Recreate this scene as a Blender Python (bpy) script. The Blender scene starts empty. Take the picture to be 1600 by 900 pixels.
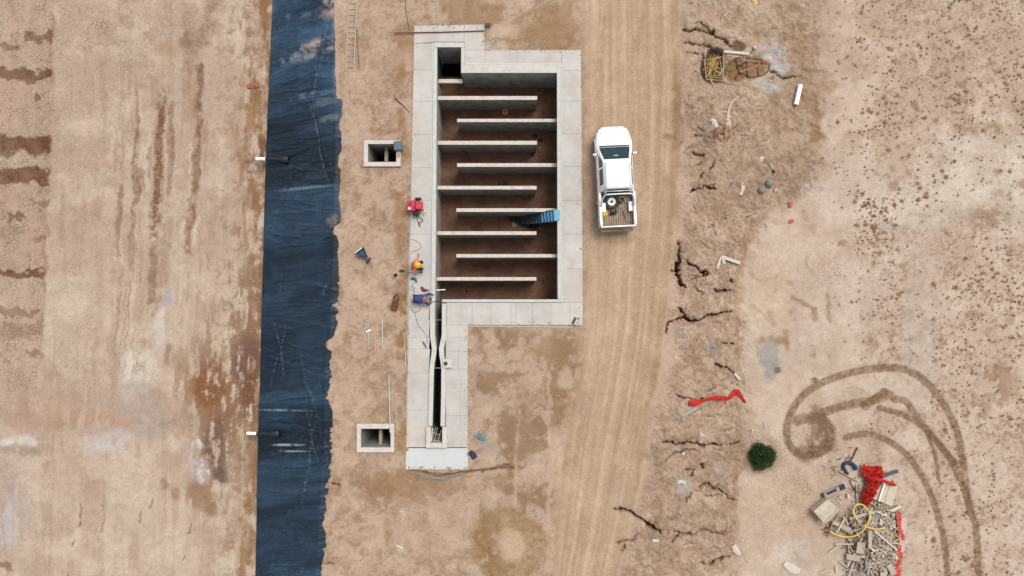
import bpy, bmesh, math, random
import numpy as np
from mathutils import Vector, Matrix
random.seed(7); rng = np.random.default_rng(7)
R = math.radians
scene = bpy.context.scene
COL = scene.collection

# ------------------------------------------------------------------ camera, light, exposure
HC = 36.0; TILT = R(1.6); LENS = 24.32; F = LENS/36*1600
cam_d = bpy.data.cameras.new('camera'); cam = bpy.data.objects.new('camera', cam_d); COL.objects.link(cam)
cam_d.lens = LENS; cam_d.sensor_width = 36; cam_d.clip_end = 2000; cam_d.clip_start = 0.5
cam.location = (0, 0, HC); cam.rotation_euler = (TILT, 0, 0)
scene.camera = cam

SUN_EL, SUN_AZ = R(62), R(40)     # azimuth from north, clockwise
w = bpy.data.worlds.new('World'); scene.world = w; w.use_nodes = True
nt = w.node_tree; nt.nodes.clear()
sky = nt.nodes.new('ShaderNodeTexSky'); sky.sky_type = 'NISHITA'; sky.sun_disc = False
sky.sun_elevation = SUN_EL; sky.sun_rotation = SUN_AZ; sky.dust_density = 4.0; sky.air_density = 1.0; sky.ozone_density = 1.0
hsv = nt.nodes.new('ShaderNodeHueSaturation'); hsv.inputs['Saturation'].default_value = 0.30
bg = nt.nodes.new('ShaderNodeBackground'); bg.inputs[1].default_value = 0.15
wo = nt.nodes.new('ShaderNodeOutputWorld')
nt.links.new(sky.outputs[0], hsv.inputs['Color']); nt.links.new(hsv.outputs[0], bg.inputs[0]); nt.links.new(bg.outputs[0], wo.inputs[0])
sd = bpy.data.lights.new('sun', 'SUN'); sd.energy = 1.35; sd.angle = R(24); sd.color = (1.0, 0.99, 0.94)
sun = bpy.data.objects.new('sun', sd); COL.objects.link(sun)
sdir = Vector((math.cos(SUN_EL)*math.sin(SUN_AZ), math.cos(SUN_EL)*math.cos(SUN_AZ), math.sin(SUN_EL)))
sun.rotation_euler = sdir.to_track_quat('Z', 'Y').to_euler(); sun.location = (0, 0, 60)
scene.view_settings.view_transform = 'Standard'; scene.view_settings.look = 'None'
scene.view_settings.exposure = 0.47; scene.view_settings.gamma = 1
scene.render.engine = 'CYCLES'

# ------------------------------------------------------------------ photo mapping (only used to find real positions)
ct, st_ = math.cos(TILT), math.sin(TILT)
def at(px, py, z=0.0):
    a = (px-800)/F; b = (450-py)/F
    dx, dy, dz = a, st_+b*ct, -ct+b*st_
    k = (z-HC)/dz
    return Vector((dx*k, dy*k, z))
def proj(X, Y, Z):
    zz = Z-HC
    depth = Y*st_ - zz*ct
    up = Y*ct + zz*st_
    return 800+F*X/depth, 450-F*up/depth

# liner edges (photo px) and slope lines
LL = [(-400,432),(-60,429),(0,427),(150,420),(250,416),(370,413),(500,409),(600,407),(680,404),(900,400),(960,398),(1300,390)]
LR = [(-400,530),(-60,528),(0,527),(155,530),(200,534),(260,533),(400,530),(500,525),(560,519),(620,516),(680,517),(750,512),(830,507),(900,503),(960,500),(1300,485)]
ZP, ZR = -1.05, -0.75
def wl(lst, z):
    pts = [at(x, y, z) for y, x in lst]; pts.sort(key=lambda p: p.y)
    return np.array([p.y for p in pts]), np.array([p.x for p in pts])
wLL, wLR = wl(LL, ZP), wl(LR, 0)
CR = [(-300,1085),(0,1082),(200,1072),(400,1060),(600,1030),(750,1010),(900,1000),(1200,980)]
TO = [(-300,1290),(0,1280),(100,1285),(200,1290),(270,1290),(330,1215),(400,1168),(560,1160),(700,1168),(800,1150),(900,1150),(1200,1140)]
wCR, wTO = wl(CR, 0), wl(TO, ZR)
def sst(t): t = np.clip(t, 0, 1); return t*t*(3-2*t)
def zbase(X, Y):
    xl = np.interp(Y, *wLL); xr = np.interp(Y, *wLR); xc = np.interp(Y, *wCR); xt = np.interp(Y, *wTO)
    z = ZP*(1-np.clip((X-xl)/(xr-xl-0.3), 0, 1))
    return z + ZR*sst((X-xc)/(xt-xc))
def g(px, py, dz=0.0):
    z = 0.0
    for _ in range(6):
        p = at(px, py, z+dz); z = float(zbase(p.x, p.y))
    return at(px, py, z+dz)

# ------------------------------------------------------------------ noise
TAB = rng.random((256, 256)).astype(np.float32)
def vn(x, y, s):
    xi = np.floor(x).astype(np.int64); yi = np.floor(y).astype(np.int64)
    fx = (x-xi).astype(np.float32); fy = (y-yi).astype(np.float32)
    fx = fx*fx*(3-2*fx); fy = fy*fy*(3-2*fy)
    a = xi+s*37; b = yi+s*91
    A = TAB[b & 255, a & 255]; B = TAB[b & 255, (a+1) & 255]; C_ = TAB[(b+1) & 255, a & 255]; D = TAB[(b+1) & 255, (a+1) & 255]
    return (A*(1-fx)+B*fx)*(1-fy)+(C_*(1-fx)+D*fx)*fy
def fbm(x, y, sc, o=4, s=0, ax=1.0, ay=1.0, rot=0.5, gain=.55):
    x = x/sc/ax; y = y/sc/ay; t = 0; a = 1; n = 0
    for i in range(o):
        t = t+a*vn(x, y, s*7+i); n += a; a *= gain
        if ax == ay: c, q = math.cos(rot), math.sin(rot); x, y = (x*c-y*q)*2.03, (x*q+y*c)*2.03
        else: x, y = x*2.03, y*2.03
    v = t/n
    return np.clip(0.5+(v-0.5)*1.7, 0, 1)
def ss(a, b, v): return sst((v-a)/(b-a))

KALB = 0.62
def lin1(c):
    c = c/255.0
    return c/12.92 if c <= 0.04045 else ((c+0.055)/1.055)**2.4
def lin(c, k=KALB): return tuple(min(0.9, lin1(v)*k) for v in c)

# ------------------------------------------------------------------ materials
MATS = {}
def mat(name, rgb, rough=.8, noise=0.0, nscale=8.0, bump=0.0, bscale=30.0, metal=0.0, spec=.4, dirt=None, dscale=2.0, damt=.5, dirt2=None, k=KALB, coat=0.0, tint=False):
    if name in MATS: return MATS[name]
    m = bpy.data.materials.new(name); m.use_nodes = True; N = m.node_tree; L = N.links
    b = N.nodes['Principled BSDF']; b.inputs['Roughness'].default_value = rough; b.inputs['Metallic'].default_value = metal
    b.inputs['Specular IOR Level'].default_value = spec; b.inputs['Coat Weight'].default_value = coat
    tc = N.nodes.new('ShaderNodeTexCoord')
    col = N.nodes.new('ShaderNodeRGB'); col.outputs[0].default_value = (*lin(rgb, k), 1); out = col.outputs[0]
    if tint:
        at_ = N.nodes.new('ShaderNodeAttribute'); at_.attribute_name = 'tint'
        mx = N.nodes.new('ShaderNodeMix'); mx.data_type = 'RGBA'; mx.blend_type = 'MULTIPLY'; mx.inputs[0].default_value = 1
        L.new(out, mx.inputs[6]); L.new(at_.outputs['Color'], mx.inputs[7]); out = mx.outputs[2]
    for dirt, dscale, damt in ([(dirt, dscale, damt)] if dirt else [])+([(dirt2, dscale*.63, .45)] if dirt2 else []):
        n = N.nodes.new('ShaderNodeTexNoise'); n.inputs['Scale'].default_value = dscale; n.inputs['Detail'].default_value = 8; n.inputs['Roughness'].default_value = .65
        L.new(tc.outputs['Object'], n.inputs['Vector'])
        rp = N.nodes.new('ShaderNodeValToRGB'); rp.color_ramp.elements[0].position = .45; rp.color_ramp.elements[1].position = .7
        rp.color_ramp.elements[0].color = (0, 0, 0, 1); rp.color_ramp.elements[1].color = (damt,)*3+(1,)
        L.new(n.outputs['Fac'], rp.inputs[0])
        mx = N.nodes.new('ShaderNodeMix'); mx.data_type = 'RGBA'; L.new(rp.outputs[0], mx.inputs[0]); L.new(out, mx.inputs[6])
        mx.inputs[7].default_value = (*lin(dirt, k), 1); out = mx.outputs[2]
    if noise:
        n = N.nodes.new('ShaderNodeTexNoise'); n.inputs['Scale'].default_value = nscale; n.inputs['Detail'].default_value = 10; n.inputs['Roughness'].default_value = .7
        L.new(tc.outputs['Object'], n.inputs['Vector'])
        mr = N.nodes.new('ShaderNodeMapRange'); mr.inputs[1].default_value = .25; mr.inputs[2].default_value = .75
        mr.inputs[3].default_value = 1-noise; mr.inputs[4].default_value = 1+noise*.6; L.new(n.outputs['Fac'], mr.inputs[0])
        mx = N.nodes.new('ShaderNodeVectorMath'); mx.operation = 'SCALE'; L.new(out, mx.inputs[0]); L.new(mr.outputs[0], mx.inputs['Scale']); out = mx.outputs[0]
    L.new(out, b.inputs['Base Color'])
    if bump:
        n = N.nodes.new('ShaderNodeTexNoise'); n.inputs['Scale'].default_value = bscale; n.inputs['Detail'].default_value = 6
        L.new(tc.outputs['Object'], n.inputs['Vector'])
        bp = N.nodes.new('ShaderNodeBump'); bp.inputs['Strength'].default_value = bump; bp.inputs['Distance'].default_value = .02
        L.new(n.outputs['Fac'], bp.inputs['Height']); L.new(bp.outputs[0], b.inputs['Normal'])
    MATS[name] = m; return m

M_deck = mat('deck_concrete', (212,206,198), .85, .13, 1.3, .25, 40, dirt=(184,179,170), dscale=.8, damt=.6, dirt2=(204,182,156), tint=True)
M_wallc = mat('wall_concrete', (180,177,166), .9, .22, 1.8, .3, 25, dirt=(112,114,104), dscale=1.6, damt=.8)
M_cap = mat('cap_concrete', (218,213,204), .85, .12, 4, .2, 40, dirt=(185,182,170), dscale=3, damt=.5)
M_baf = mat('baffle_concrete', (170,167,154), .9, .3, 2.2, .3, 30, dirt=(96,98,88), dscale=2.4, damt=.85)
M_bafcap = mat('baffle_cap', (226,214,202), .85, .12, 5, .2, 40, dirt=(170,160,150), dscale=4, damt=.5)
M_shade = mat('shade_dark_concrete', (58,56,50), .7, .3, 2, .3, 20)  # darkened concrete that paints deep shade inside shafts, channel and end box
M_apron = mat('apron_concrete', (214,216,212), .85, .06, 2, .15, 40)
M_mud = mat('tank_floor_mud', (128,92,68), .85, .35, 2.6, .8, 9, dirt=(76,52,40), dscale=.8, damt=.95)
M_chmud = mat('channel_mud', (70,52,42), .8, .3, 3, .4, 12)
M_joint = mat('pale_joint', (226,236,236), .8, .1, 9)
M_white = mat('white_paint', (246,247,248), .3, .05, 3, coat=.5, k=.80, dirt=(214,202,184), dscale=1.6, damt=.4)
M_wpl = mat('white_plastic', (250,250,248), .45, .05, 6, k=.8, dirt=(215,205,190), dscale=5, damt=.3)
M_wood = mat('bare_wood', (196,176,150), .8, .22, 9, .3, 30, dirt=(140,118,96), dscale=4, damt=.6)
M_steelw = mat('pale_steel', (216,212,204), .5, .1, 12, metal=.2)
M_rust = mat('rusty_steel', (126,72,44), .85, .35, 14, .4, 30, dirt=(70,42,30), dscale=9, damt=.7)
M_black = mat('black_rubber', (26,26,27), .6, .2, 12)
M_tyre = mat('tyre_rubber', (70,66,62), .9, .2, 10, dirt=(120,105,90), dscale=8, damt=.4)
M_grey = mat('grey_metal', (150,156,158), .4, .1, 10, metal=.6)
M_glass = mat('dark_glass', (18,56,60), .08, .1, 2, spec=.4)
M_glass2 = mat('side_glass', (30,40,44), .12, .1, 2, spec=.6)
M_trim = mat('black_trim', (30,34,36), .5)
M_seam = mat('panel_seam', (120,128,130), .5)
M_bed = mat('dirty_bed', (186,164,138), .85, .3, 7, .3, 30, dirt=(120,92,66), dscale=3.5, damt=.7)
M_yel = mat('yellow_plastic', (246,206,24), .45, .1, 10)
M_red = mat('red_enamel', (214,44,66), .45, .12, 8, dirt=(150,40,40), dscale=6, damt=.4)
M_blue = mat('blue_paint', (46,140,196), .5, .15, 5, .1, 20, dirt=(120,140,140), dscale=6, damt=.45)
M_bluep = mat('pale_blue_paint', (110,176,200), .55, .12, 5)
M_navy = mat('dark_navy_steel', (30,42,54), .6, .2, 6)
M_slate = mat('slate_cloth', (104,122,138), .9, .25, 18, .3, 40)
M_brick = mat('pink_brick', (214,152,118), .9, .2, 14)
M_net = mat('orange_red_net', (222,44,20), .85, .4, 22, .8, 50, dirt=(140,26,16), dscale=7, damt=.8)
M_netp = mat('faded_red_net', (206,60,46), .8, .3, 22, .5, 60, dirt=(214,150,136), dscale=9, damt=.7)
M_hose = mat('yellow_hose', (244,196,70), .5, .12, 9, dirt=(246,214,120), dscale=4, damt=.5)
M_slab = mat('cream_panel', (218,204,180), .85, .15, 7, .2, 30, dirt=(180,160,132), dscale=3, damt=.5)
M_rub = mat('rubble_concrete', (206,190,170), .9, .32, 11, .3, 30, dirt=(160,146,130), dscale=4, damt=.6)
M_rub2 = mat('rubble_concrete_brown', (190,168,146), .9, .25, 9, .3, 30, dirt=(126,106,88), dscale=4, damt=.6)
M_navyc = mat('navy_cloth', (36,62,92), .85, .25, 12, .4, 30)
M_denim = mat('blue_shirt', (62,80,134), .9, .18, 14, .3, 50)
M_orange = mat('salmon_shirt', (250,132,108), .85, .14, 14, .2, 50)
M_vest = mat('orange_vest', (240,92,36), .8, .1, 14)
M_trous = mat('dark_trousers', (48,58,66), .9, .2, 14)
M_skin = mat('skin', (150,98,76), .6, .08, 20)
M_hair = mat('dark_hair', (22,18,16), .7)
M_bush = mat('bush_leaf', (50,82,40), .7, .5, 5, k=.8, dirt=(96,124,70), dscale=7, damt=.5)
M_twig = mat('dry_twig', (112,82,56), .9, .3, 6)
M_tuft = mat('dry_tuft', (172,142,114), .95, .35, 3)
M_tuft2 = mat('dry_tuft_red', (164,122,94), .95, .35, 3)
M_stick = mat('ochre_stick', (196,158,92), .8, .25, 6)
M_clod = mat('soil_clod', (176,146,120), .95, .25, 8)
M_salt = mat('pale_stone', (220,210,194), .9, .15, 8)
M_teal = mat('teal_canvas', (86,112,112), .8, .2, 16)
M_slurry = mat('green_grey_stone', (142,146,134), .9, .2, 6, .4, 14)
M_water = mat('dark_water', (40,34,30), .15, .1, 2)

# ------------------------------------------------------------------ helpers
def tag(o, label=None, cat=None, group=None, kind=None):
    if label: o['label'] = label
    if cat: o['category'] = cat
    if group: o['group'] = group
    if kind: o['kind'] = kind
    return o
def thing(name, label, cat, loc=(0,0,0), rz=0.0, group=None):
    o = bpy.data.objects.new(name, None); COL.objects.link(o); o.empty_display_size = .3
    o.location = loc; o.rotation_euler = (0, 0, rz); return tag(o, label, cat, group)
class MB:
    def __init__(s): s.v = []; s.f = []
    def add(s, vs, fs):
        n = len(s.v); s.v += [Vector(v) for v in vs]; s.f += [tuple(n+i for i in f) for f in fs]; return s
    def box(s, c, size, rz=0.0, M=None):
        x, y, z = size[0]/2, size[1]/2, size[2]/2
        if M is None: M = Matrix.Rotation(rz, 3, 'Z')
        c = Vector(c)
        vs = [c+M @ Vector((a*x, b*y, d*z)) for d in (-1, 1) for a, b in ((-1,-1),(1,-1),(1,1),(-1,1))]
        return s.add(vs, [(3,2,1,0),(4,5,6,7),(0,1,5,4),(1,2,6,5),(2,3,7,6),(3,0,4,7)])
    def prism(s, pts, z0, z1):     # pts: 2D CCW or CW
        a = sum(pts[i][0]*pts[(i+1) % len(pts)][1]-pts[(i+1) % len(pts)][0]*pts[i][1] for i in range(len(pts)))
        pts = list(pts) if a > 0 else list(pts)[::-1]
        n = len(pts); vs = [(p[0], p[1], z0) for p in pts]+[(p[0], p[1], z1) for p in pts]
        return s.add(vs, [tuple(range(n))[::-1], tuple(range(n, 2*n))]+[(i, (i+1) % n, n+(i+1) % n, n+i) for i in range(n)])
    def bar(s, p, q, wd, h):        # rectangular bar between two points
        p, q = Vector(p), Vector(q); d = (q-p); L = d.length; d.normalize()
        up = Vector((0, 0, 1)) if abs(d.z) < .95 else Vector((1, 0, 0))
        sd_ = d.cross(up).normalized(); u2 = sd_.cross(d)
        M = Matrix((sd_, d, u2)).transposed()
        return s.box((p+q)/2, (wd, L, h), M=M)
    def tube(s, pts, r, n=8, caps=True):
        pts = [Vector(p) for p in pts]; rs = r if isinstance(r, (list, tuple)) else [r]*len(pts)
        base = len(s.v); pu = None
        for i, p in enumerate(pts):
            d = (pts[min(i+1, len(pts)-1)]-pts[max(i-1, 0)]); d = d.normalized() if d.length > 1e-9 else Vector((0, 0, 1))
            if pu is None: pu = d.orthogonal().normalized()
            pu = (pu-d*pu.dot(d)); pu = pu.normalized() if pu.length > 1e-6 else d.orthogonal().normalized()
            b = d.cross(pu)
            for k in range(n):
                a = 2*math.pi*k/n; s.v.append(p+(pu*math.cos(a)+b*math.sin(a))*rs[i])
        for i in range(len(pts)-1):
            for k in range(n):
                a = base+i*n+k; b2 = base+i*n+(k+1) % n; s.f.append((a, b2, b2+n, a+n))
        if caps:
            s.f.append(tuple(base+k for k in range(n))[::-1]); e = base+(len(pts)-1)*n; s.f.append(tuple(e+k for k in range(n)))
        return s
    def lathe(s, c, prof, n=24, axis='Z', M=None, caps=True):   # prof list of (r, h)
        base = len(s.v); c = Vector(c)
        for r, h in prof:
            for k in range(n):
                a = 2*math.pi*k/n; v = Vector((r*math.cos(a), r*math.sin(a), h))
                if axis == 'X': v = Vector((v.z, v.x, v.y))
                if axis == 'Y': v = Vector((v.y, v.z, v.x))
                if M is not None: v = M @ v
                s.v.append(c+v)
        for i in range(len(prof)-1):
            for k in range(n):
                a = base+i*n+k; b = base+i*n+(k+1) % n; s.f.append((a, b, b+n, a+n))
        if caps: s.f.append(tuple(base+k for k in range(n))[::-1]); e = base+(len(prof)-1)*n; s.f.append(tuple(e+k for k in range(n)))
        return s
    def build(s, name, m, parent=None, world=False, bevel=0.0, smooth=False, sub=0, solid=0.0):
        off = Vector(parent.location) if (world and parent) else Vector((0, 0, 0))
        me = bpy.data.meshes.new(name); me.from_pydata([tuple(v-off) for v in s.v], [], s.f); me.update()
        bm = bmesh.new(); bm.from_mesh(me)
        if not solid: bmesh.ops.recalc_face_normals(bm, faces=bm.faces)
        bm.to_mesh(me); bm.free()
        me.materials.append(m)
        if smooth: me.polygons.foreach_set('use_smooth', [True]*len(me.polygons))
        o = bpy.data.objects.new(name, me); COL.objects.link(o)
        if parent: o.parent = parent
        if solid: md = o.modifiers.new('thick', 'SOLIDIFY'); md.thickness = solid; md.offset = 1
        if bevel: md = o.modifiers.new('bevel', 'BEVEL'); md.width = bevel; md.segments = 2; md.limit_method = 'ANGLE'; md.angle_limit = R(35)
        if sub: md = o.modifiers.new('sub', 'SUBSURF'); md.levels = sub; md.render_levels = sub
        return o
def dup(root, loc=None, rot=None, label=None, scale=None):
    r = root.copy(); COL.objects.link(r)
    if loc is not None: r.location = loc
    if rot is not None: r.rotation_euler = rot
    if scale is not None: r.scale = scale
    if label: r['label'] = label
    for ch in root.children:
        c = ch.copy(); COL.objects.link(c); c.parent = r
        for gch in ch.children: d = gch.copy(); COL.objects.link(d); d.parent = c
    return r
def spline(pts, n=6):            # Catmull-Rom through points
    P = [Vector(p) for p in pts]; P = [P[0]*2-P[1]]+P+[P[-1]*2-P[-2]]; out = []
    for i in range(1, len(P)-2):
        for k in range(n):
            t = k/n; a, b, c, d = P[i-1], P[i], P[i+1], P[i+2]
            out.append(.5*((2*b)+(c-a)*t+(2*a-5*b+4*c-d)*t*t+(3*b-a-3*c+d)*t**3))
    out.append(P[-2]); return out
def in_poly(X, Y, poly):
    r = np.zeros(X.shape, bool); n = len(poly)
    for i in range(n):
        x1, y1 = poly[i]; x2, y2 = poly[(i+1) % n]
        if y1 == y2: continue
        c = ((y1 > Y) != (y2 > Y)) & (X < (x2-x1)*(Y-y1)/(y2-y1)+x1); r ^= c
    return r

# ------------------------------------------------------------------ GROUND
def axis(a, b, step, extra=None):
    xs = list(np.arange(a, b+step/2, step))
    if extra: lo, hi, st2 = extra; xs = [x for x in xs if x < lo or x > hi]+list(np.arange(lo, hi, st2))
    xs = sorted(xs); lo_, hi_ = [], []; d = step; x = xs[0]
    while x > -260: d *= 1.35; x -= d; lo_.append(x)
    d = step; x = xs[-1]
    while x < 260: d *= 1.35; x += d; hi_.append(x)
    return np.array(lo_[::-1]+xs+hi_)
xs = axis(-28.5, 28.5, .05, (7.2, 12.6, .028)); ys = axis(-16.8, 16.4, .046)
X, Y = np.meshgrid(xs, ys); NY, NX = X.shape
ZB = zbase(X, Y); PX, PY = proj(X, Y, ZB)
Wx = X+.25*(fbm(X, Y, 1.0, 3, 51)-.5)+.12*(fbm(X, Y, .25, 2, 52)-.5); Wy = Y+.25*(fbm(X, Y, 1.0, 3, 53)-.5)+.12*(fbm(X, Y, .25, 2, 54)-.5)
WPX = PX+(Wx-X)*30; WPY = PY+(Wy-Y)*30           # ragged coordinates for stains
nA = fbm(X, Y, 4.0, 4, 1); nB = fbm(X, Y, 1.4, 4, 2); nC = fbm(X, Y, .45, 3, 3); nD = fbm(X, Y, .14, 2, 4); nE = fbm(X, Y, 1.0, 4, 5)
nV = fbm(X, Y, 1.0, 4, 6, .35, 5.0); nS = fbm(X, Y, 1.0, 5, 9, .28, 1.5)
CO = np.zeros(X.shape+(3,), np.float32); CR_ = np.zeros(X.shape, np.float32); DZ = np.zeros(X.shape, np.float32)
CO[:] = lin((196,167,143))
GT = np.array((.985, 1.012, 1.02), np.float32)
def mixc(m, c, sl=None):
    t = CO if sl is None else CO[sl]
    t += m[..., None]*(np.array(lin(c), np.float32)*GT-t)
pxm = PX[NY//2]; pym = PY[:, NX//2]
def win(x0, y0, x1, y1, pad=30):
    c = np.where((pxm > x0-pad) & (pxm < x1+pad))[0]; r = np.where((pym > y0-pad) & (pym < y1+pad))[0]
    return (slice(r[0], r[-1]+1), slice(c[0], c[-1]+1))
def dpoly(pts, sl, warp=True):
    x = (WPX if warp else PX)[sl]; y = (WPY if warp else PY)[sl]; D = np.full(x.shape, 1e9); T = np.zeros(x.shape); acc = 0
    for (ax, ay), (bx, by) in zip(pts[:-1], pts[1:]):
        L = math.hypot(bx-ax, by-ay)+1e-9; ux, uy = (bx-ax)/L, (by-ay)/L
        t = np.clip((x-ax)*ux+(y-ay)*uy, 0, L); d = np.hypot(x-ax-t*ux, y-ay-t*uy)
        m = d < D; D = np.where(m, d, D); T = np.where(m, acc+t, T); acc += L
    return D, T, acc
def pwin(pts, wd): 
    a = [p[0] for p in pts]; b = [p[1] for p in pts]; return win(min(a)-wd, min(b)-wd, max(a)+wd, max(b)+wd)
def stroke(pts, wd, c, a=1.0, soft=.5, thr=None, tread=0.0, dz=0.0, warp=True, taper=False):
    sl = pwin(pts, wd); D, T, L = dpoly(pts, sl, warp); 
    ww = wd/2*(1+.10*np.sign(np.sin(T*1.45))*(tread > .15))*(1 if not taper else np.clip(np.minimum(T, L-T)/(L*.25)+.25, 0, 1))
    m = 1-ss(1-soft, 1+soft, D/(ww+1e-6))
    if thr is not None: m = m*ss(thr-.15, thr+.15, nC[sl]*.5+nE[sl]*.5)
    if tread: m = m*(1-tread*.5*(1+np.sin(T*1.6)))*(.75+.5*nD[sl])
    if c is not None: mixc(np.clip(m*a, 0, 1), c, sl)
    if dz: DZ[sl] += dz*m
    return m
def blob(cx, cy, rx, ry, c, a=1.0, soft=.35, thr=None, dz=0.0, rot=0, warp=True, dst=None, val=1.0):
    rr = max(rx, ry)*1.5; sl = win(cx-rr, cy-rr, cx+rr, cy+rr)
    dx = (WPX if warp else PX)[sl]-cx; dy = (WPY if warp else PY)[sl]-cy; q, s_ = math.cos(R(rot)), math.sin(R(rot))
    e = np.sqrt(((dx*q+dy*s_)/rx)**2+((-dx*s_+dy*q)/ry)**2); m = 1-ss(1-soft, 1+soft, e)
    if thr is not None: m = m*ss(thr-.10, thr+.10, (nS[sl]*.6+nC[sl]*.25+nD[sl]*.15) if cx < 425 else (nC[sl]*.45+nE[sl]*.4+nD[sl]*.15))
    if dst is not None: dst[sl] = np.maximum(dst[sl], m*val)
    if c is not None: mixc(np.clip(m*a, 0, 1), c, sl)
    if dz: DZ[sl] += dz*m
def li(y, pts): 
    p = sorted(pts); return np.interp(y, [q[0] for q in p], [q[1] for q in p])

xlin = li(PY, LL); xrin = li(PY, LR)
# left pond bottom
left = 1-ss(-4, 4, PX-xlin-4)
mixc(left, (205,181,159)); mixc(left*ss(.35, .65, nA)*.6, (188,158,136)); mixc(left*ss(.45, .7, nV)*.5, (180,150,126)); mixc(left*ss(.5, .75, nB)*.5, (216,194,172))
edge = li(PY, [(-400,88),(0,85),(300,74),(600,58),(900,40),(1300,20)])
mixc(left*ss(.55, .8, nD*.6+nC*.4)*.22, (170,142,120)); cl = left*(1-ss(-3, 3, WPX-edge)); low = 1-ss(560, 660, PY)
mixc(cl*low*.55, (190,157,137)); CR_ += cl*low*.9
CR_ += left*low*(1-ss(110, 420, PX))*.35; blob(170, 40, 110, 60, None, dst=CR_, val=.75); blob(120, 120, 120, 160, None, dst=CR_, val=.5)
stroke([(86,-40),(83,100),(78,260),(72,380),(64,560)], 6, (150,112,86), .5, .8, .45)
BR = (118,80,58)
for (x0, x1, y, h, a) in [(35,84,60,13,.7),(-40,84,117,13,.85),(-40,30,78,9,.5),(-40,81,226,22,.95),(-40,79,274,22,.95),(8,38,340,9,.8),(45,78,314,9,.55),(-40,68,427,11,.9),(-40,64,490,9,.5),(-40,64,517,16,.35),(40,62,550,10,.6),(50,72,372,7,.5),(52,66,152,8,.7),(-30,20,885,9,.6),(-10,40,362,12,.25)]:
    h = h*(1.3 if h > 10 else 1.1); a = min(1, a*1.1); sl = win(x0, y-h, x1, y+h); t = np.clip((WPX[sl]-x0)/(x1-x0), 0, 1.0)
    m = (1-ss(h*.34, h*.58, np.abs(WPY[sl]+12*(nC[sl]-.5)-y)))*(1-ss(-3, 3, WPX[sl]-x1))*ss(0, .1, t)*(.75+.25*t); mixc(np.clip(m*a*(.8+.35*nC[sl]), 0, 1), BR, sl); DZ[sl] -= .03*m
for pts, wd, a in [(p_, w_*1.45, a_) for p_, w_, a_ in [([(251,150),(249,240),(244,330),(239,400),(235,470)],9,.9),([(312,105),(309,200),(304,270),(298,340),(293,395)],8,.75),([(188,290),(185,360),(184,400)],6,.6),
    ([(214,205),(210,330),(202,420)],7,.6),([(264,350),(258,400),(252,440)],14,.4),([(268,160),(266,240),(264,320)],6,.45),([(296,20),(300,80),(296,110)],16,.4),([(330,0),(325,40),(318,60)],18,.5),
    ([(222,270),(218,300)],8,.4),([(246,470),(240,520)],10,.5)]]:
    stroke(pts, wd, (128,88,58), min(1, a*1.1), .55, .26, .22, -.02)
rr2 = random.Random(4)
for k in range(120):
    if k < 60: x_, y_, L, c_ = rr2.uniform(170, 330), rr2.uniform(120, 480), rr2.uniform(30, 150), rr2.choice([(156,120,92),(142,104,76),(218,198,176),(172,140,114)])
    else: x_, y_, L, c_ = rr2.uniform(322, 408), rr2.uniform(330, 740), rr2.uniform(15, 80), rr2.choice([(136,98,66),(150,108,74),(212,186,164),(120,84,56)])
    stroke([(x_, y_), (x_-L*.02, y_+L*.5), (x_-L*.06, y_+L)], rr2.uniform(1.6, 6), c_, rr2.uniform(.25, .65), .6, .35, 0, -.008, taper=True)
for pts, wd, a in [([(262,540),(256,570)],9,.8),([(300,440),(296,520)],8,.3),([(290,130),(300,180)],22,.3)]: stroke(pts, wd, (150,106,66), a, .6, .3)
mixc(left*ss(335, 400, WPX+40*(nE-.5))*ss(.44, .60, nS*.7+nC*.3)*.8, (158,118,80)); mixc(left*ss(355, 400, WPX)*ss(.55, .75, fbm(X, Y, .8, 4, 19, .35, 1.1))*.6, (210,182,160)); mixc(left*ss(300, 400, WPX)*ss(.56, .8, nC*.6+nD*.4)*.4, (128,92,64))
near = left*ss(-38, -8, WPX-xlin)*ss(.3, .6, nC*.3+nB*.7)*.8; mixc(near, (146,108,74))
for cx, cy, rx, ry, a, t in [(365,560,48,95,.9,.50),(345,610,45,60,.9,.42),(390,470,28,60,.8,.45),(300,590,40,50,.75,.5),(340,680,40,60,.8,.40),(312,772,24,24,.8,.3),(328,798,10,12,.9,None),(263,663,12,8,.8,.4),(222,540,10,12,.7,.4),(256,758,8,8,.7,.3),(274,772,8,10,.7,.3),(360,480,14,60,.7,.45),(322,560,22,70,.8,.45),(400,620,16,90,.8,.35),(400,820,14,60,.6,.45),(350,820,12,40,.4,.5),(408,340,14,60,.7,.4),(405,200,12,60,.6,.45),(415,40,10,60,.7,.35)]:
    blob(cx, cy, rx, ry, (146,108,76), a*.85, .5, None if t is None else t+.03)
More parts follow.
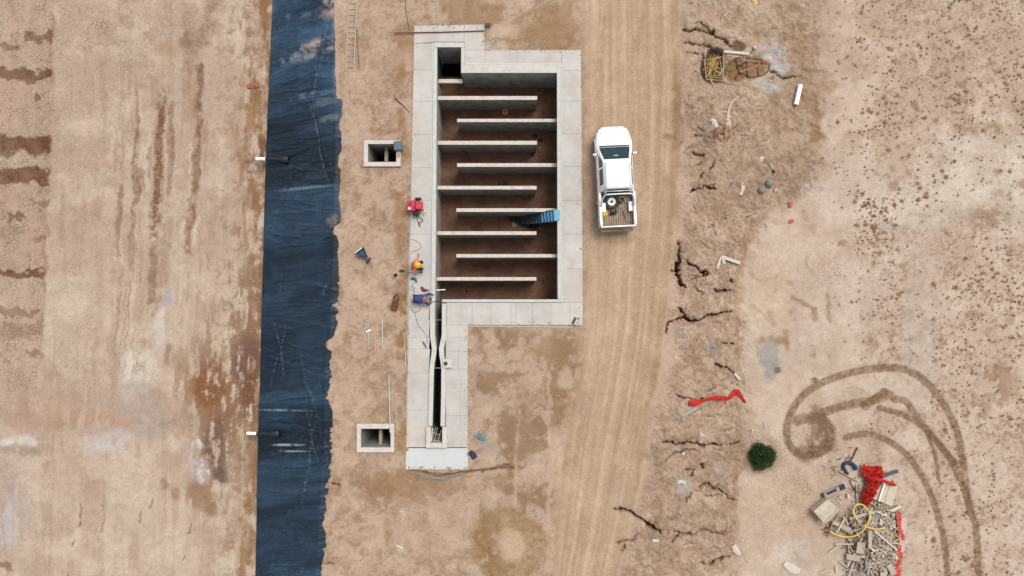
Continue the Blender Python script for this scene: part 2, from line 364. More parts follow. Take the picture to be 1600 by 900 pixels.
for cx, cy, rx, ry, c, a, t in [(385,565,24,42,(122,88,76),.9,.38),(390,620,16,40,(116,78,58),.8,.4),(338,700,18,50,(120,90,76),.85,.36),(346,742,14,12,(108,86,80),.8,None),(328,600,22,34,(134,84,50),.75,.4),
    (310,698,8,10,(216,212,212),.9,.45),(316,735,13,18,(208,206,210),.9,.5),(303,715,7,22,(198,190,190),.7,.5),(262,466,7,16,(172,166,172),.95,None),(249,512,9,30,(220,208,194),.85,None),(215,570,30,24,(214,200,184),.8,.45),
    (208,590,22,40,(222,212,200),.7,.45),(205,620,34,26,(182,160,144),.7,None),(178,560,8,60,(170,142,120),.6,None),(232,655,46,30,(176,156,144),.6,.3),(165,685,34,26,(214,204,198),.6,.4),(40,690,45,9,(226,216,208),.7,.45),(36,702,44,8,(160,136,124),.6,.4),
    (10,790,34,70,(176,158,150),.6,.4),(12,820,20,40,(206,198,196),.5,.5),(70,640,60,30,(190,152,130),.5,.45),(140,20,40,30,(196,168,146),.4,None),(262,75,22,14,(180,148,122),.6,None),(170,66,26,5,(182,148,126),.5,None),
    (90,640,120,50,(184,152,130),.35,.4),(240,470,130,120,(214,190,168),.25,None),(395,260,18,12,(130,88,66),.8,.4),(408,235,12,16,(120,78,56),.7,.4),(398,262,10,8,(214,202,194),.6,.5),(290,62,10,12,(140,112,80),.7,.4),(145,660,70,18,(178,136,108),.45,.45)]:
    blob(cx, cy, rx, ry, c, a, .4, t)
for x, y0, y1 in [(127,785,820),(160,790,825),(220,800,815),(297,820,832),(116,845,850),(238,780,792),(290,872,880),(112,892,899)]: stroke([(x, y0), (x-1, (y0+y1)/2), (x-3, y1)], 3, (112,86,68), .6, .6, .3)

# middle
mid = ss(-3, 3, PX-xrin)*(1-ss(905, 920, PX))
mixc(mid, (194,164,140)); mixc(mid*ss(.45, .65, nB*.5+nC*.5)*.6, (168,134,106)); mixc(mid*ss(.5, .72, nC*.45+nD*.55)*.5, (154,120,90)); mixc(mid*ss(.55, .8, fbm(X, Y, .12, 2, 77))*.4, (206,178,154)); mixc(mid*ss(.5, .8, nE)*.3, (204,176,152))
top = mid*(1-ss(70, 110, WPY))*ss(555, 590, WPX); mixc(top*ss(.35, .6, nB)*.6, (162,126,92))
blob(790, 50, 24, 13, (206,180,156), .8); blob(785, 64, 26, 6, (150,114,78), .7, .5); blob(850, 60, 60, 26, (166,128,92), .5, .5, .3); blob(770, 68, 24, 6, (206,186,168), .7, .4, .45)
stroke([(626,100),(628,200),(622,330),(632,430),(628,560),(625,700)], 16, (158,116,76), .65, .7, .42); blob(628, 500, 12, 60, (150,106,64), .6, .4, .4); blob(640, 760, 90, 26, (152,114,78), .7, .5, .35)
blob(600, 205, 24, 5, (160,124,88), .6); blob(590, 55, 30, 70, (184,150,124), .4, .5, .4)
dn = mid*ss(505, 520, PY)*ss(733, 745, PX); mixc(dn*ss(.32, .6, nB*.6+nC*.4)*.8, (152,120,90)); mixc(dn*ss(.5, .7, nC*.5+nE*.5)*.55, (206,180,156))
blob(880, 590, 26, 75, (154,122,88), .75, .4, .3); blob(870, 545, 45, 20, (160,128,94), .6, .4, .3); blob(818, 660, 16, 60, (164,132,104), .6, .4); blob(885, 590, 12, 18, (200,172,148), .8); blob(660, 820, 60, 50, (196,164,140), .4)
for xx in (858, 808): stroke([(xx+1, 585 if xx == 858 else 640), (xx, 700), (xx-1, 800), (xx-2, 940)], 6, (206,176,148), .6, .5, .3)
stroke([(884,700),(872,780),(860,860),(855,940)], 14, (160,126,92), .5, .5, None, .6, -.01); stroke([(832,700),(828,800),(838,900)], 8, (176,144,114), .4, .5, None, .6)
ring = [(795+42*math.cos(a), 852+42*math.sin(a)) for a in np.linspace(.3, 6.6, 26)]
stroke(ring, 34, (158,122,80), .75, .35, .28, .35, -.03); blob(796, 848, 20, 20, (200,166,136), .6); stroke([(752,830),(760,880),(775,930)], 16, (148,112,70), .6, .4, .35, .4)
arc = [(655+52*math.cos(a), 830+50*math.sin(a)) for a in np.linspace(2.2, 5.2, 14)]; stroke(arc, 9, (166,132,102), .45, .5, .4); stroke([(628,800),(622,830),(628,860)], 9, (214,188,166), .7, .5, .35)
stroke([(640,736),(700,742),(740,735),(775,731),(800,731)], 5, (110,72,46), .7, .6, .35, 0, -.03); stroke([(650,745),(690,748),(720,741)], 4, (128,122,128), .6, .5)
blob(752, 684, 9, 8, (104,134,140), .75, .5, .3); blob(760, 700, 9, 8, (150,142,140), .5, .5, .35)

# road
le = li(PY, [(-400,915),(0,916),(500,918),(560,908),(620,897),(700,882),(800,870),(900,860),(1300,815)])
re = li(PY, [(-400,1062),(0,1064),(150,1066),(300,1062),(400,1052),(560,1036),(640,1022),(760,1000),(900,965),(1300,860)])
U = (PX-le)/(re-le); rd = ss(-.10, .12, U+.22*(nE-.5)+.10*(nC-.5))*(1-ss(.90, 1.10, U+.16*(nE-.5)+.08*(nC-.5)))
mixc(rd, (200,170,141)); mixc(rd*(1-ss(.1, .28, np.abs(U-.33)))*.5*ss(.3, .6, nB), (216,188,158)); mixc(rd*(1-ss(.05, .16, np.abs(U-.66)))*.4*ss(.3, .6, nE), (172,140,110))
sr = fbm(U*5+nA*.25, Y, 1.0, 5, 12, .12, 14.0); sr2 = fbm(U*5+nA*.25, Y, 1.0, 3, 13, .04, 9.0)
mixc(rd*ss(.45, .75, sr)*.35, (180,147,115)); mixc(rd*ss(.5, .85, 1-sr)*.45, (216,188,160)); mixc(rd*ss(.4, .7, nB)*.35, (184,152,122)); mixc(rd*ss(.55, .8, nE)*.35, (212,184,156)); mixc(rd*ss(.5, .8, nC*.5+nD*.5)*.22, (176,146,118)); mixc(rd*ss(.6, .8, nB)*.3, (190,158,128))
DZ -= rd*.012*ss(.4, .8, sr)
for u0, wd, a, c in [(.93, .07, .55, (160,124,90)), (.62, .04, .25, (168,134,104)), (.28, .05, .30, (212,182,152)), (.5, .05, .22, (212,182,152)), (.05, .05, .3, (168,134,100))]:
    m = (1-ss(.3, 1, np.abs(U-u0)/wd))*(.5+.5*ss(.35, .6, fbm(X, Y, 1, 2, 40, 1, 3)))*rd; mixc(m*a, c)
for pts, wd in [([(1072,60),(1060,150),(1056,230)],10),([(1052,120),(1064,200),(1060,260)],8),([(1030,520),(1024,580),(1012,640)],9),([(1046,150),(1040,230)],8),([(1080,10),(1062,70)],9),([(1005,30),(990,80)],8)]:
    stroke(pts, wd, (156,122,90), .55, .6, None, .6, -.015)
for x0, y0 in [(940,60),(1010,40),(905,640),(890,780),(950,700),(1002,180),(1075,120)]:
    stroke([(x0, y0), (x0-3, y0+40), (x0-8, y0+95)], 9, (180,146,114), .4, .5, None, .9)
blob(1046, 214, 8, 5, (132,84,50), .9, .5, .3); blob(1062, 175, 12, 40, (152,120,88), .6, .4, .35); blob(1040, 285, 7, 12, (160,128,98), .6); blob(1060, 330, 9, 30, (176,144,112), .4)
blob(957, 375, 34, 8, (164,126,90), .5, .5)  # brown band paints the pickup's soft shade behind its tail
rr0 = random.Random(5)
for k in range(34):
    u0 = rr0.uniform(.06, .92); du = rr0.uniform(-.10, .10); y0 = rr0.choice([-60,-60,rr0.uniform(0,700)]); y1 = y0+rr0.uniform(350, 1100); ph = rr0.uniform(0, 6)
    P_ = []
    for y in np.arange(y0, min(y1, 960), 60):
        a_, b2 = li(y, [(-400,915),(0,916),(500,918),(560,908),(620,897),(700,882),(800,870),(900,860),(1300,815)]), li(y, [(-400,1062),(0,1064),(150,1066),(300,1062),(400,1052),(560,1036),(640,1022),(760,1000),(900,965),(1300,860)])
        P_.append((a_+(b2-a_)*(u0+du*(y-y0)/700+.012*math.sin(y/130+ph)), y))
    if len(P_) < 3: continue
    c_ = rr0.choice([(222,196,166),(216,188,158),(176,144,112),(168,134,102),(186,154,122)]); stroke(P_, rr0.uniform(4, 14), c_, rr0.uniform(.15, .4), .6, None, rr0.choice([0,0,.5]), -.012, warp=False)
blob(1000, 120, 26, 120, (184,150,118), .35, .5, .4); blob(935, 200, 14, 200, (176,142,110), .35, .5, .4); blob(910, 300, 9, 300, (162,128,96), .5, .5, .35); blob(960, 780, 40, 60, (204,176,148), .3, .5, .4)
# slope
toe = li(PY, TO); sl_ = ss(-10, 12, PX-re-8+20*(nB-.5))*(1-ss(-16, 20, WPX-toe+22*(nC-.5)))
mixc(sl_, (188,158,134)); mixc(sl_*ss(.45, .7, nC*.6+nB*.4)*.55, (160,130,106)); mixc(sl_*ss(.55, .8, nE)*.4, (206,178,154)); mixc(sl_*ss(.6, .8, nD)*.4, (140,110,86)); mixc(sl_*ss(.5, .7, fbm(X, Y, .7, 5, 81))*.4, (154,124,100)); mixc(sl_*ss(.6, .8, fbm(X, Y, .5, 5, 82))*.4, (212,186,162))
upper = sl_*(1-ss(280, 330, PY)); mixc(upper*ss(.4, .65, nB)*.5, (166,136,112)); mixc(upper*ss(1180, 1230, PX)*ss(.4, .62, nE)*.5, (152,122,94)); mixc(upper*ss(.5, .7, nA)*.5, (196,168,144))
DZ += sl_*(.14*(nB-.5)+.09*(nC-.5)+.07*(nD-.5))
for pts, wd, a in [([(1170,385),(1158,430),(1156,470)],13,.75),([(1158,480),(1154,560),(1160,610)],14,.7),([(1165,640),(1160,700),(1152,800),(1148,860)],20,.65),([(1230,0),(1250,60),(1262,140),(1270,220),(1262,260)],30,.4),([(1283,210),(1298,250),(1295,290)],22,.5),([(1190,290),(1160,310),(1120,300)],14,.5),([(1180,350),(1165,385)],16,.6)]:
    stroke(pts, wd, (154,120,86), min(1,a*1.15), .4, .30)
rr1 = random.Random(9)
for k in range(70):
    y_ = rr1.uniform(10, 890); x_ = rr1.uniform(1062, 1160 if y_ > 320 else 1240); a_ = rr1.choice([rr1.gauss(0,.4), rr1.gauss(0,.4), rr1.uniform(0,3.1)]); L = rr1.uniform(6, 26)
    P_ = [(x_, y_)]
    for q in range(4): a_ += rr1.gauss(0,.5); P_.append((P_[-1][0]+L/4*math.cos(a_), P_[-1][1]+L/4*math.sin(a_)))
    stroke(P_, rr1.uniform(1.2, 2.6), (104,76,56), rr1.uniform(.3, .7), .5, None, 0, -.05, taper=True); stroke([(p[0]+1, p[1]+2.5) for p in P_], 3, (214,188,164), .35, .6, None, 0, .03)
# right land
rt = ss(-16, 20, WPX-toe+22*(nC-.5)); mixc(rt, (206,180,158)); mixc(rt*ss(.45, .8, nA)*.5, (194,165,143)); mixc(rt*ss(.5, .75, nB)*.3, (213,190,172)); mixc(rt*ss(.5, .75, nV)*.25, (190,162,138))
hi = rt*(1-ss(180, 300, PY))*(.6); mixc(hi*.6, (188,158,134)); mixc(rt*ss(.54, .72, nC*.4+nD*.6)*ss(1290, 1380, PX)*.5, (152,120,94)); mixc(rt*ss(.5, .75, nE)*.4, (216,194,176))
blob(1540, 255, 80, 70, (222,204,188), .6, .5, .35); blob(1430, 320, 90, 40, (214,196,180), .5); blob(1440, 520, 28, 110, (196,176,160), .55, .5); blob(1330, 470, 70, 60, (214,192,172), .5)
blob(1235, 800, 80, 70, (198,166,138), .6); blob(1190, 600, 45, 40, (208,182,158), .6); blob(1200, 450, 50, 60, (212,184,156), .6); blob(1190, 520, 26, 60, (214,190,166), .7, .5); blob(1215, 380, 40, 40, (214,190,168), .6, .5); blob(1195, 790, 36, 80, (212,186,162), .5, .5); blob(1330, 300, 60, 60, (216,194,174), .5, .5); blob(1570, 330, 60, 40, (216,198,180), .5, .5); blob(1240, 860, 30, 20, (214,200,186), .6, .5, .4)
CR_ += rt*.22*ss(.35, .6, nA); blob(1295, 440, 45, 70, None, dst=CR_, val=.7); blob(1255, 740, 55, 90, None, dst=CR_, val=.9); blob(1330, 680, 80, 90, None, dst=CR_, val=.5); blob(1500, 40, 120, 60, None, dst=CR_, val=.5)
for pts, wd, a in [([(1212,448),(1222,440),(1240,446)],6,.5),([(1240,466),(1258,474),(1270,480)],7,.7),([(1270,482),(1272,500)],10,.7),([(1295,462),(1296,500)],7,.55),([(1240,485),(1242,498)],9,.5),([(1205,490),(1208,505)],9,.45),([(1190,530),(1230,535)],12,.75),([(1228,520),(1232,545)],10,.6),([(1266,548),(1270,556)],9,.6),
    ([(1290,552),(1294,556)],8,.6),([(1270,430),(1262,420),(1258,400)],6,.4),([(1360,525),(1364,545),(1358,555)],8,.6),([(1256,330),(1268,362)],9,.5),([(1168,425),(1190,440),(1215,430)],5,.35),([(1172,470),(1200,500)],5,.3),([(1185,560),(1180,530)],5,.4)]:
    stroke(pts, wd, (158,126,94), a, .6, .3)
blob(1202, 555, 17, 22, (168,160,152), .9, .25); blob(1204, 580, 10, 18, (172,162,152), .8, .3)
for cx, cy, r in [(1500,507,13),(1518,490,12),(1420,170,14),(1510,195,22),(1385,275,9),(1395,292,9),(1555,265,8),(1600,285,10),(1290,132,16),(1318,380,8),(1530,8,11),(1490,95,8),(1470,120,8),(1550,200,14),(1540,340,30),(1570,310,14),(1505,130,8),(1560,600,40),(1530,640,20)]:
    blob(cx, cy, r, r*.7, (158,122,88), .65, .5, .42)
def spl2(L): return [(p.x, p.y) for p in spline([(x, y, 0) for x, y in L], 4)]
Z7 = lambda L: [(1200+x/2.6475, 560+y/2.6475) for x, y in L]
TR = (134,104,78)
for L, wd in [([(880,960),(870,890),(862,720),(812,540),(740,400),(660,300),(610,235),(570,180),(520,170)],12),
    ([(835,640),(820,540),(790,330),(735,205),(660,105),(560,45),(430,45),(300,72),(190,120),(115,190),(78,280),(85,350),(130,400),(200,400),(250,370)],13),
    ([(745,960),(740,860),(722,720),(672,560),(600,430),(510,350),(410,312),(320,330)],11),([(705,500),(690,400),(660,320)],6),([(460,205),(560,235),(640,285),(700,350),(770,430)],10),
    ([(500,150),(440,175),(380,185),(300,200),(230,225)],15),([(480,140),(400,200)],14),([(120,260),(170,250),(230,260),(260,320),(240,370),(190,380)],18)]:
    stroke(spl2(Z7(L)), wd*.9, TR, .84, .28, None, .2, -.04, warp=False)
for L in ([(205,230),(240,290),(250,360)],[(200,260),(210,330),(150,400)]): stroke(Z7(L), 26, TR, .75, .4, .3, .3, -.03)
for cx, cy, rx, ry, c, a in [(1206,82,20,16,(184,176,172),.9),(1222,100,12,18,(190,184,182),.9),(1200,132,20,11,(190,184,180),.85),(1116,197,16,14,(150,140,132),.7),(1108,216,12,9,(132,124,118),.7),(1065,517,8,7,(150,146,138),.6),(1112,540,10,7,(140,144,134),.7),
    (1066,760,14,16,(178,172,160),.75),(1124,730,10,9,(172,164,152),.7),(1275,296,26,5,(166,160,152),.7),(1200,90,9,7,(206,202,200),.6),(1190,84,10,8,(140,122,110),.5)]:
    blob(cx, cy, rx, ry, c, a, .35, .33)
def tdens(x, y):
    d = .25+.9*float(vn(np.array([x/60.]), np.array([y/60.]), 3)[0])**1.5
    d *= .25+1.5*float(vn(np.array([x/13.]), np.array([y/13.]), 5)[0])**2
    if y < 560: d *= min(1, max(0, (x-1262)/110))
    else: d *= min(1, max(0, (x-1420)/60)) if x > 1400 else .05
    if 1335 < x < 1395 and 300 < y < 400: d += .8
    if 1410 < x < 1455 and 400 < y < 580: d *= .35
    if 1505 < x < 1590 and 215 < y < 280: d *= .5
    if 1230 < x < 1335 and y > 330: d *= .15
    if 1480 < x and 380 < y < 480: d += .4
    return d
spots = []; rl = random.Random(23)
while len(spots) < 2900:
    x = rl.uniform(1255, 1625); y = rl.uniform(-20, 920)
    if rl.random() < tdens(x, y)*.8: spots.append((rl.lognormvariate(-.5, .5), x, y))
spots = [(s, x, y) for s, x, y in spots if not (1300 < x < 1420 and y > 700)]
spots.sort(reverse=True)
for s_, x, y in spots:
    p_ = g(x, y); i0 = np.searchsorted(xs, p_.x); j0 = np.searchsorted(ys, p_.y); q_ = (slice(max(0, j0-5), j0+6), slice(max(0, i0-5), i0+6)); rr_ = .038+.046*min(s_, 1.8)
    d_ = np.hypot(Wx[q_]-Wx[j0, i0] if 0 < j0 < NY and 0 < i0 < NX else X[q_]-p_.x, Y[q_]-p_.y); mixc(np.clip(1.25-d_/rr_, 0, 1)*rl.uniform(.15, .5), (148,116,90) if rl.random() < .8 else (128,84,58), q_)
blob(1189, 714, 30, 27, (158,124,92), .7, .45, .35); blob(1182, 722, 22, 16, (136,102,74), .5, .5, .4)
mixc(upper*ss(.5, .7, nC*.5+nB*.5)*.4, (208,182,156)); mixc(upper*ss(.58, .75, fbm(X, Y, .5, 5, 88, gain=.7))*.4, (142,112,88))
# pits
blob(1165, 108, 38, 17, (146,112,76), .9, .25, dz=-.10); blob(1150, 108, 15, 17, (150,116,76), .9, .3, dz=-.10); blob(1155, 72, 12, 8, (118,86,68), .9, .3, dz=-.12)
blob(1115, 107, 19, 21, (112,80,50), .9, .25, dz=-.45, warp=False); blob(1118, 84, 13, 8, (62,58,58), .8, .3, dz=-.35, warp=False)
for pts in [[(1150,93),(1154,104),(1156,112),(1150,122)],[(1156,112),(1162,116),(1175,122),(1190,118),(1200,112),(1202,100)],[(1154,104),(1164,98),(1184,98)],[(1166,98),(1168,120)],[(1184,98),(1185,120)],[(1148,92),(1160,90),(1188,92),(1200,100)]]:
    stroke(pts, 1.8, (74,50,34), .9, .4, dz=-.05, warp=False)
DZ += .05*(nA-.5)+.03*(nB-.5)+.015*(nC-.5)
# erosion cracks, carved, with extra shade painted into the soil colour
def zz(ox, oy, s, L): return [(ox+x/s, oy+y/s) for x, y in L]
CK = [(zz(1000,0,4,[(275,180),(310,200),(350,190),(410,210),(460,215),(470,240),(520,260),(545,285),(575,300)]),2.6),(zz(1000,0,4,[(265,275),(320,260),(360,272),(400,288),(430,285),(460,315),(490,330)]),2.6),
 (zz(1000,0,4,[(340,145),(380,145),(420,180),(455,215)]),1.6),(zz(1000,0,4,[(455,185),(462,225)]),3),(zz(1000,0,4,[(820,445),(870,475),(920,485),(1000,478)]),1.8),(zz(1000,0,4,[(300,320),(380,350),(400,400)]),1.4),
 (zz(1000,200,4,[(320,400),(370,375),(400,360),(440,380),(480,388)]),1.8),(zz(1000,200,4,[(380,355),(430,360),(470,352)]),1.2),(zz(1000,200,4,[(240,700),(240,800),(247,860),(225,895)]),2.4),(zz(1000,200,4,[(320,155),(400,170)]),2.2),(zz(1000,200,4,[(460,200),(455,240),(440,260)]),1.3),(zz(1000,200,4,[(400,270),(380,310)]),2.2),(zz(1000,200,4,[(355,230),(395,220)]),1.3),
 (zz(1000,400,4,[(240,0),(240,50),(235,95),(245,150),(265,185),(295,200)]),5.5),(zz(1000,400,4,[(190,90),(235,92)]),1.5),(zz(1000,400,4,[(290,35),(350,80),(370,90),(400,95),(430,115)]),3.2),(zz(1000,400,4,[(395,90),(428,115)]),5),(zz(1000,400,4,[(455,220),(500,218),(540,208),(590,220)]),2.0),(zz(1000,400,4,[(340,205),(400,225),(402,250),(375,250)]),1.8),
 (zz(1000,400,4,[(165,480),(180,420),(210,395),(270,380),(290,400),(360,400),(420,372),(480,365),(540,350),(590,340)]),2.6),(zz(1000,400,4,[(240,320),(262,350),(278,390),(300,402),(360,398)]),4),(zz(1000,400,4,[(465,675),(520,690),(590,730)]),2.0),(zz(1000,400,4,[(560,148),(575,170)]),3.2),(zz(1000,400,4,[(330,150),(370,130),(400,130)]),1.2),(zz(1000,400,4,[(490,540),(550,545),(600,555)]),1.0),
 (zz(950,600,3,[(260,265),(300,270),(350,280),(420,270),(440,288),(500,285),(560,280),(610,272)]),2.8),(zz(950,600,3,[(440,375),(460,400)]),4.5),(zz(950,600,3,[(370,405),(405,408),(385,440)]),1.6),(zz(950,600,3,[(430,482),(470,465),(500,490),(540,515),(600,550)]),2.2),(zz(950,600,3,[(450,525),(530,525)]),1.2),(zz(950,600,3,[(320,320),(350,318),(420,315)]),1.4),(zz(950,600,3,[(270,360),(320,320)]),1.2),
 (zz(950,600,3,[(25,578),(90,590),(140,620),(170,640),(210,680),(245,700)]),3.4),(zz(950,600,3,[(180,655),(210,682)]),7),(zz(950,600,3,[(310,695),(350,700),(400,705),(450,690),(500,700),(555,710)]),3.4),(zz(950,600,3,[(330,700),(300,740)]),1.8),(zz(950,600,3,[(470,845),(520,825),(565,810)]),2.2),(zz(950,600,3,[(35,745),(80,740),(120,735),(130,690)]),1.6),(zz(950,600,3,[(80,742),(62,790)]),1.5),
 (zz(950,600,3,[(310,45),(370,65),(400,72),(440,75)]),1.5),(zz(950,600,3,[(430,835),(450,850)]),2),(zz(380,600,3,[(410,460),(435,470),(455,480)]),1.4),(zz(380,600,3,[(380,850),(420,845)]),1.2),(zz(950,600,3,[(500,495),(520,470)]),1.0),(zz(950,600,3,[(370,560),(385,510)]),1.2),(zz(1000,0,4,[(350,790),(400,815)]),1.2),(zz(1000,0,4,[(355,850),(400,838)]),1.2)]
for pts, wd in CK:
    sl = pwin(pts, 16); jx = PX[sl]+3.0*(fbm(X[sl], Y[sl], .16, 2, 73)-.5)+5.0*(fbm(X[sl], Y[sl], .5, 4, 71, gain=.45)-.5); jy = PY[sl]+3.0*(fbm(X[sl], Y[sl], .16, 2, 74)-.5)+5.0*(fbm(X[sl], Y[sl], .5, 4, 72, gain=.45)-.5)
    D = np.full(jx.shape, 1e9); T = np.zeros(jx.shape); acc = 0
    for (ax, ay), (bx, by) in zip(pts[:-1], pts[1:]):
        L = math.hypot(bx-ax, by-ay)+1e-9; ux, uy = (bx-ax)/L, (by-ay)/L; t = np.clip((jx-ax)*ux+(jy-ay)*uy, 0, L); d = np.hypot(jx-ax-t*ux, jy-ay-t*uy)
        mm = d < D; D = np.where(mm, d, D); T = np.where(mm, acc+t, T); acc += L
    wv = wd*(.85*(.25+1.2*nC[sl]) if wd < 4 else (.7+.6*nC[sl]))*(.45+1.1*nD[sl])*np.clip(np.minimum(T, acc-T)/(acc*.2)+.35, 0, 1)
    m = 1-ss(wv*.28, wv*.62, D); DZ[sl] = np.minimum(DZ[sl], DZ[sl]*(1-m)-m*min(.75, .18+wd*.14))
    mixc(np.clip(m, 0, 1)*(.72 if wd < 4 else .9), (76,56,42), sl); m2 = 1-ss(wv*.8, wv*2.6+1.5, D); mixc(m2*.35, (136,102,76), sl); DZ[sl] -= m2*(1-m)*.05
# liner bed and extents fade outside
under = ss(2, 6, PX-xlin)*(1-ss(-14, -8, PX-xrin)); DZ = DZ*(1-under)-.09*under
inside = (PX > -200) & (PX < 1800) & (PY > -200) & (PY < 1100)
far = ss(0, 40, np.maximum(np.abs(X)-29, np.abs(Y)-17)); CO += far[..., None]*(np.array(lin((196,168,144)), np.float32)*GT-CO); CO *= (.93+.14*nE)[..., None]
Z = ZB+DZ*(1-far)

DECK = [(647,40),(757,38),(758,78),(908,78),(911,508),(731,508),(731,733),(634,733)]
dw = [tuple(at(x, y, .05).xy) for x, y in DECK]
cen = (sum(p[0] for p in dw)/8, sum(p[1] for p in dw)/8)
SH = [((568,219,626,260),(575,225,619,253)), ((557,662,616,707),(564,670,610,699))]
hole_shr = [(651,44),(753,42),(753,82),(904,82),(907,504),(727,504),(727,729),(638,729)]
hx = [tuple(at(x, y, 0).xy) for x, y in hole_shr]
XC = (X[:-1, :-1]+X[1:, 1:])/2; YC = (Y[:-1, :-1]+Y[1:, 1:])/2
hole = in_poly(XC, YC, hx)
for (a, b, c, d), _ in SH:
    q = [tuple(at(x, y, 0).xy) for x, y in ((a+2,b+2),(c-2,b+2),(c-2,d-2),(a+2,d-2))]; hole |= in_poly(XC, YC, q)
idx = np.arange(NX*NY).reshape(NY, NX)
quads = np.stack([idx[:-1, :-1], idx[:-1, 1:], idx[1:, 1:], idx[1:, :-1]], -1)[~hole]
def grid_mesh(name, V, Q, m, smooth=True):
    me = bpy.data.meshes.new(name); me.vertices.add(len(V)); me.vertices.foreach_set('co', V.astype(np.float32).ravel())
    me.loops.add(Q.size); me.polygons.add(len(Q)); me.loops.foreach_set('vertex_index', Q.astype(np.int32).ravel())
    me.polygons.foreach_set('loop_start', np.arange(0, Q.size, 4, dtype=np.int32)); me.polygons.foreach_set('loop_total', np.full(len(Q), 4, np.int32))
    me.polygons.foreach_set('use_smooth', np.full(len(Q), smooth)); me.materials.append(m); me.update(calc_edges=True)
    return me
def vcol(me, name, arr):
    a = me.color_attributes.new(name, 'FLOAT_COLOR', 'POINT'); v = np.ones((len(me.vertices), 4), np.float32); v[:, :3] = arr; a.data.foreach_set('color', v.ravel())
gm = bpy.data.materials.new('ground_soil'); gm.use_nodes = True; N = gm.node_tree; L_ = N.links; b = N.nodes['Principled BSDF']
b.inputs['Roughness'].default_value = .95; b.inputs['Specular IOR Level'].default_value = .15
def nd(t, **k):
    n = N.nodes.new(t)
    for a, v in k.items(): setattr(n, a, v)
    return n
tc = nd('ShaderNodeTexCoord'); ca = nd('ShaderNodeAttribute', attribute_name='soil'); cx_ = nd('ShaderNodeAttribute', attribute_name='crack')
def noise(sc, det, ro=.6):
    n = nd('ShaderNodeTexNoise'); n.inputs['Scale'].default_value = sc; n.inputs['Detail'].default_value = det; n.inputs['Roughness'].default_value = ro; L_.new(tc.outputs['Object'], n.inputs['Vector']); return n
def mr(src, a, b_, c, d):
    m = nd('ShaderNodeMapRange'); m.inputs[1].default_value = a; m.inputs[2].default_value = b_; m.inputs[3].default_value = c; m.inputs[4].default_value = d; L_.new(src, m.inputs[0]); return m.outputs[0]
def mul(a, b_):
    m = nd('ShaderNodeMath', operation='MULTIPLY'); L_.new(a, m.inputs[0]); L_.new(b_, m.inputs[1]); return m.outputs[0]
n1 = noise(14, 4, .7); n2 = noise(3.2, 8, .7); n3 = noise(38, 3, .6)
warp = nd('ShaderNodeVectorMath', operation='MULTIPLY_ADD'); nw = noise(3, 3); L_.new(nw.outputs['Color'], warp.inputs[0]); warp.inputs[1].default_value = (.12,)*3; L_.new(tc.outputs['Object'], warp.inputs[2])
vo = nd('ShaderNodeTexVoronoi', feature='DISTANCE_TO_EDGE'); vo.inputs['Scale'].default_value = 5.2; L_.new(warp.outputs[0], vo.inputs['Vector'])
crk = mr(vo.outputs['Distance'], .01, .09, 1, 0)
ncm = noise(1.1, 3); crk = mul(mul(crk, cx_.outputs['Fac']), mr(ncm.outputs['Fac'], .38, .6, .1, 1))
inv = mr(crk, 0, 1, 1, .5)
fac = mul(mul(mr(n1.outputs['Fac'], .32, .68, .84, 1.12), mr(n2.outputs['Fac'], .3, .7, .88, 1.10)), mul(mr(n3.outputs['Fac'], .32, .68, .88, 1.10), inv))
sc_ = nd('ShaderNodeVectorMath', operation='SCALE'); L_.new(ca.outputs['Color'], sc_.inputs[0]); L_.new(fac, sc_.inputs['Scale']); L_.new(sc_.outputs[0], b.inputs['Base Color'])
bp = nd('ShaderNodeBump'); bp.inputs['Strength'].default_value = .7; bp.inputs['Distance'].default_value = .03; L_.new(n1.outputs['Fac'], bp.inputs['Height']); L_.new(bp.outputs[0], b.inputs['Normal'])
me = grid_mesh('ground', np.stack([X, Y, Z], -1).reshape(-1, 3), quads, gm)
vcol(me, 'soil', np.clip(CO, .01, .9).reshape(-1, 3)); vcol(me, 'crack', np.repeat(np.clip(CR_, 0, 1).reshape(-1, 1), 3, 1))
go = bpy.data.objects.new('ground', me); COL.objects.link(go); go['kind'] = 'structure'

# ------------------------------------------------------------------ LINER
lm = bpy.data.materials.new('liner_plastic'); lm.use_nodes = True; N = lm.node_tree; L_ = N.links; b = N.nodes['Principled BSDF']
b.inputs['Roughness'].default_value = .42; b.inputs['Specular IOR Level'].default_value = .24
tc = nd('ShaderNodeTexCoord'); ca = nd('ShaderNodeAttribute', attribute_name='film'); n1 = noise(6, 8, .7); n2 = noise(30, 4, .6)  # film attribute: liner colour with painted haze bands and fold-crest sheen
sc_ = nd('ShaderNodeVectorMath', operation='SCALE'); L_.new(ca.outputs['Color'], sc_.inputs[0]); L_.new(mr(n1.outputs['Fac'], .3, .7, .75, 1.25), sc_.inputs['Scale']); L_.new(sc_.outputs[0], b.inputs['Base Color'])
L_.new(mr(n1.outputs['Fac'], .3, .7, .34, .52), b.inputs['Roughness'])
bp = nd('ShaderNodeBump'); bp.inputs['Strength'].default_value = .25; bp.inputs['Distance'].default_value = .015; L_.new(n2.outputs['Fac'], bp.inputs['Height']); L_.new(bp.outputs[0], b.inputs['Normal'])
pyv = np.arange(-75, 975, .8); nu = 150; u = np.linspace(0, 1, nu)
Pl = np.array([tuple(at(float(np.interp(y, [q[0] for q in LL], [q[1] for q in LL])), y, ZP)) for y in pyv])
edge_n = (fbm(pyv, pyv*0, 34, 2, 31)-.5)*6+(fbm(pyv, pyv*0, 5, 3, 36)-.5)*3.4*ss(.35, .6, fbm(pyv, pyv*0, 30, 2, 37))-4*ss(.60, .66, fbm(pyv, pyv*0, 14, 2, 33))*(fbm(pyv, pyv*0, 4, 2, 34))
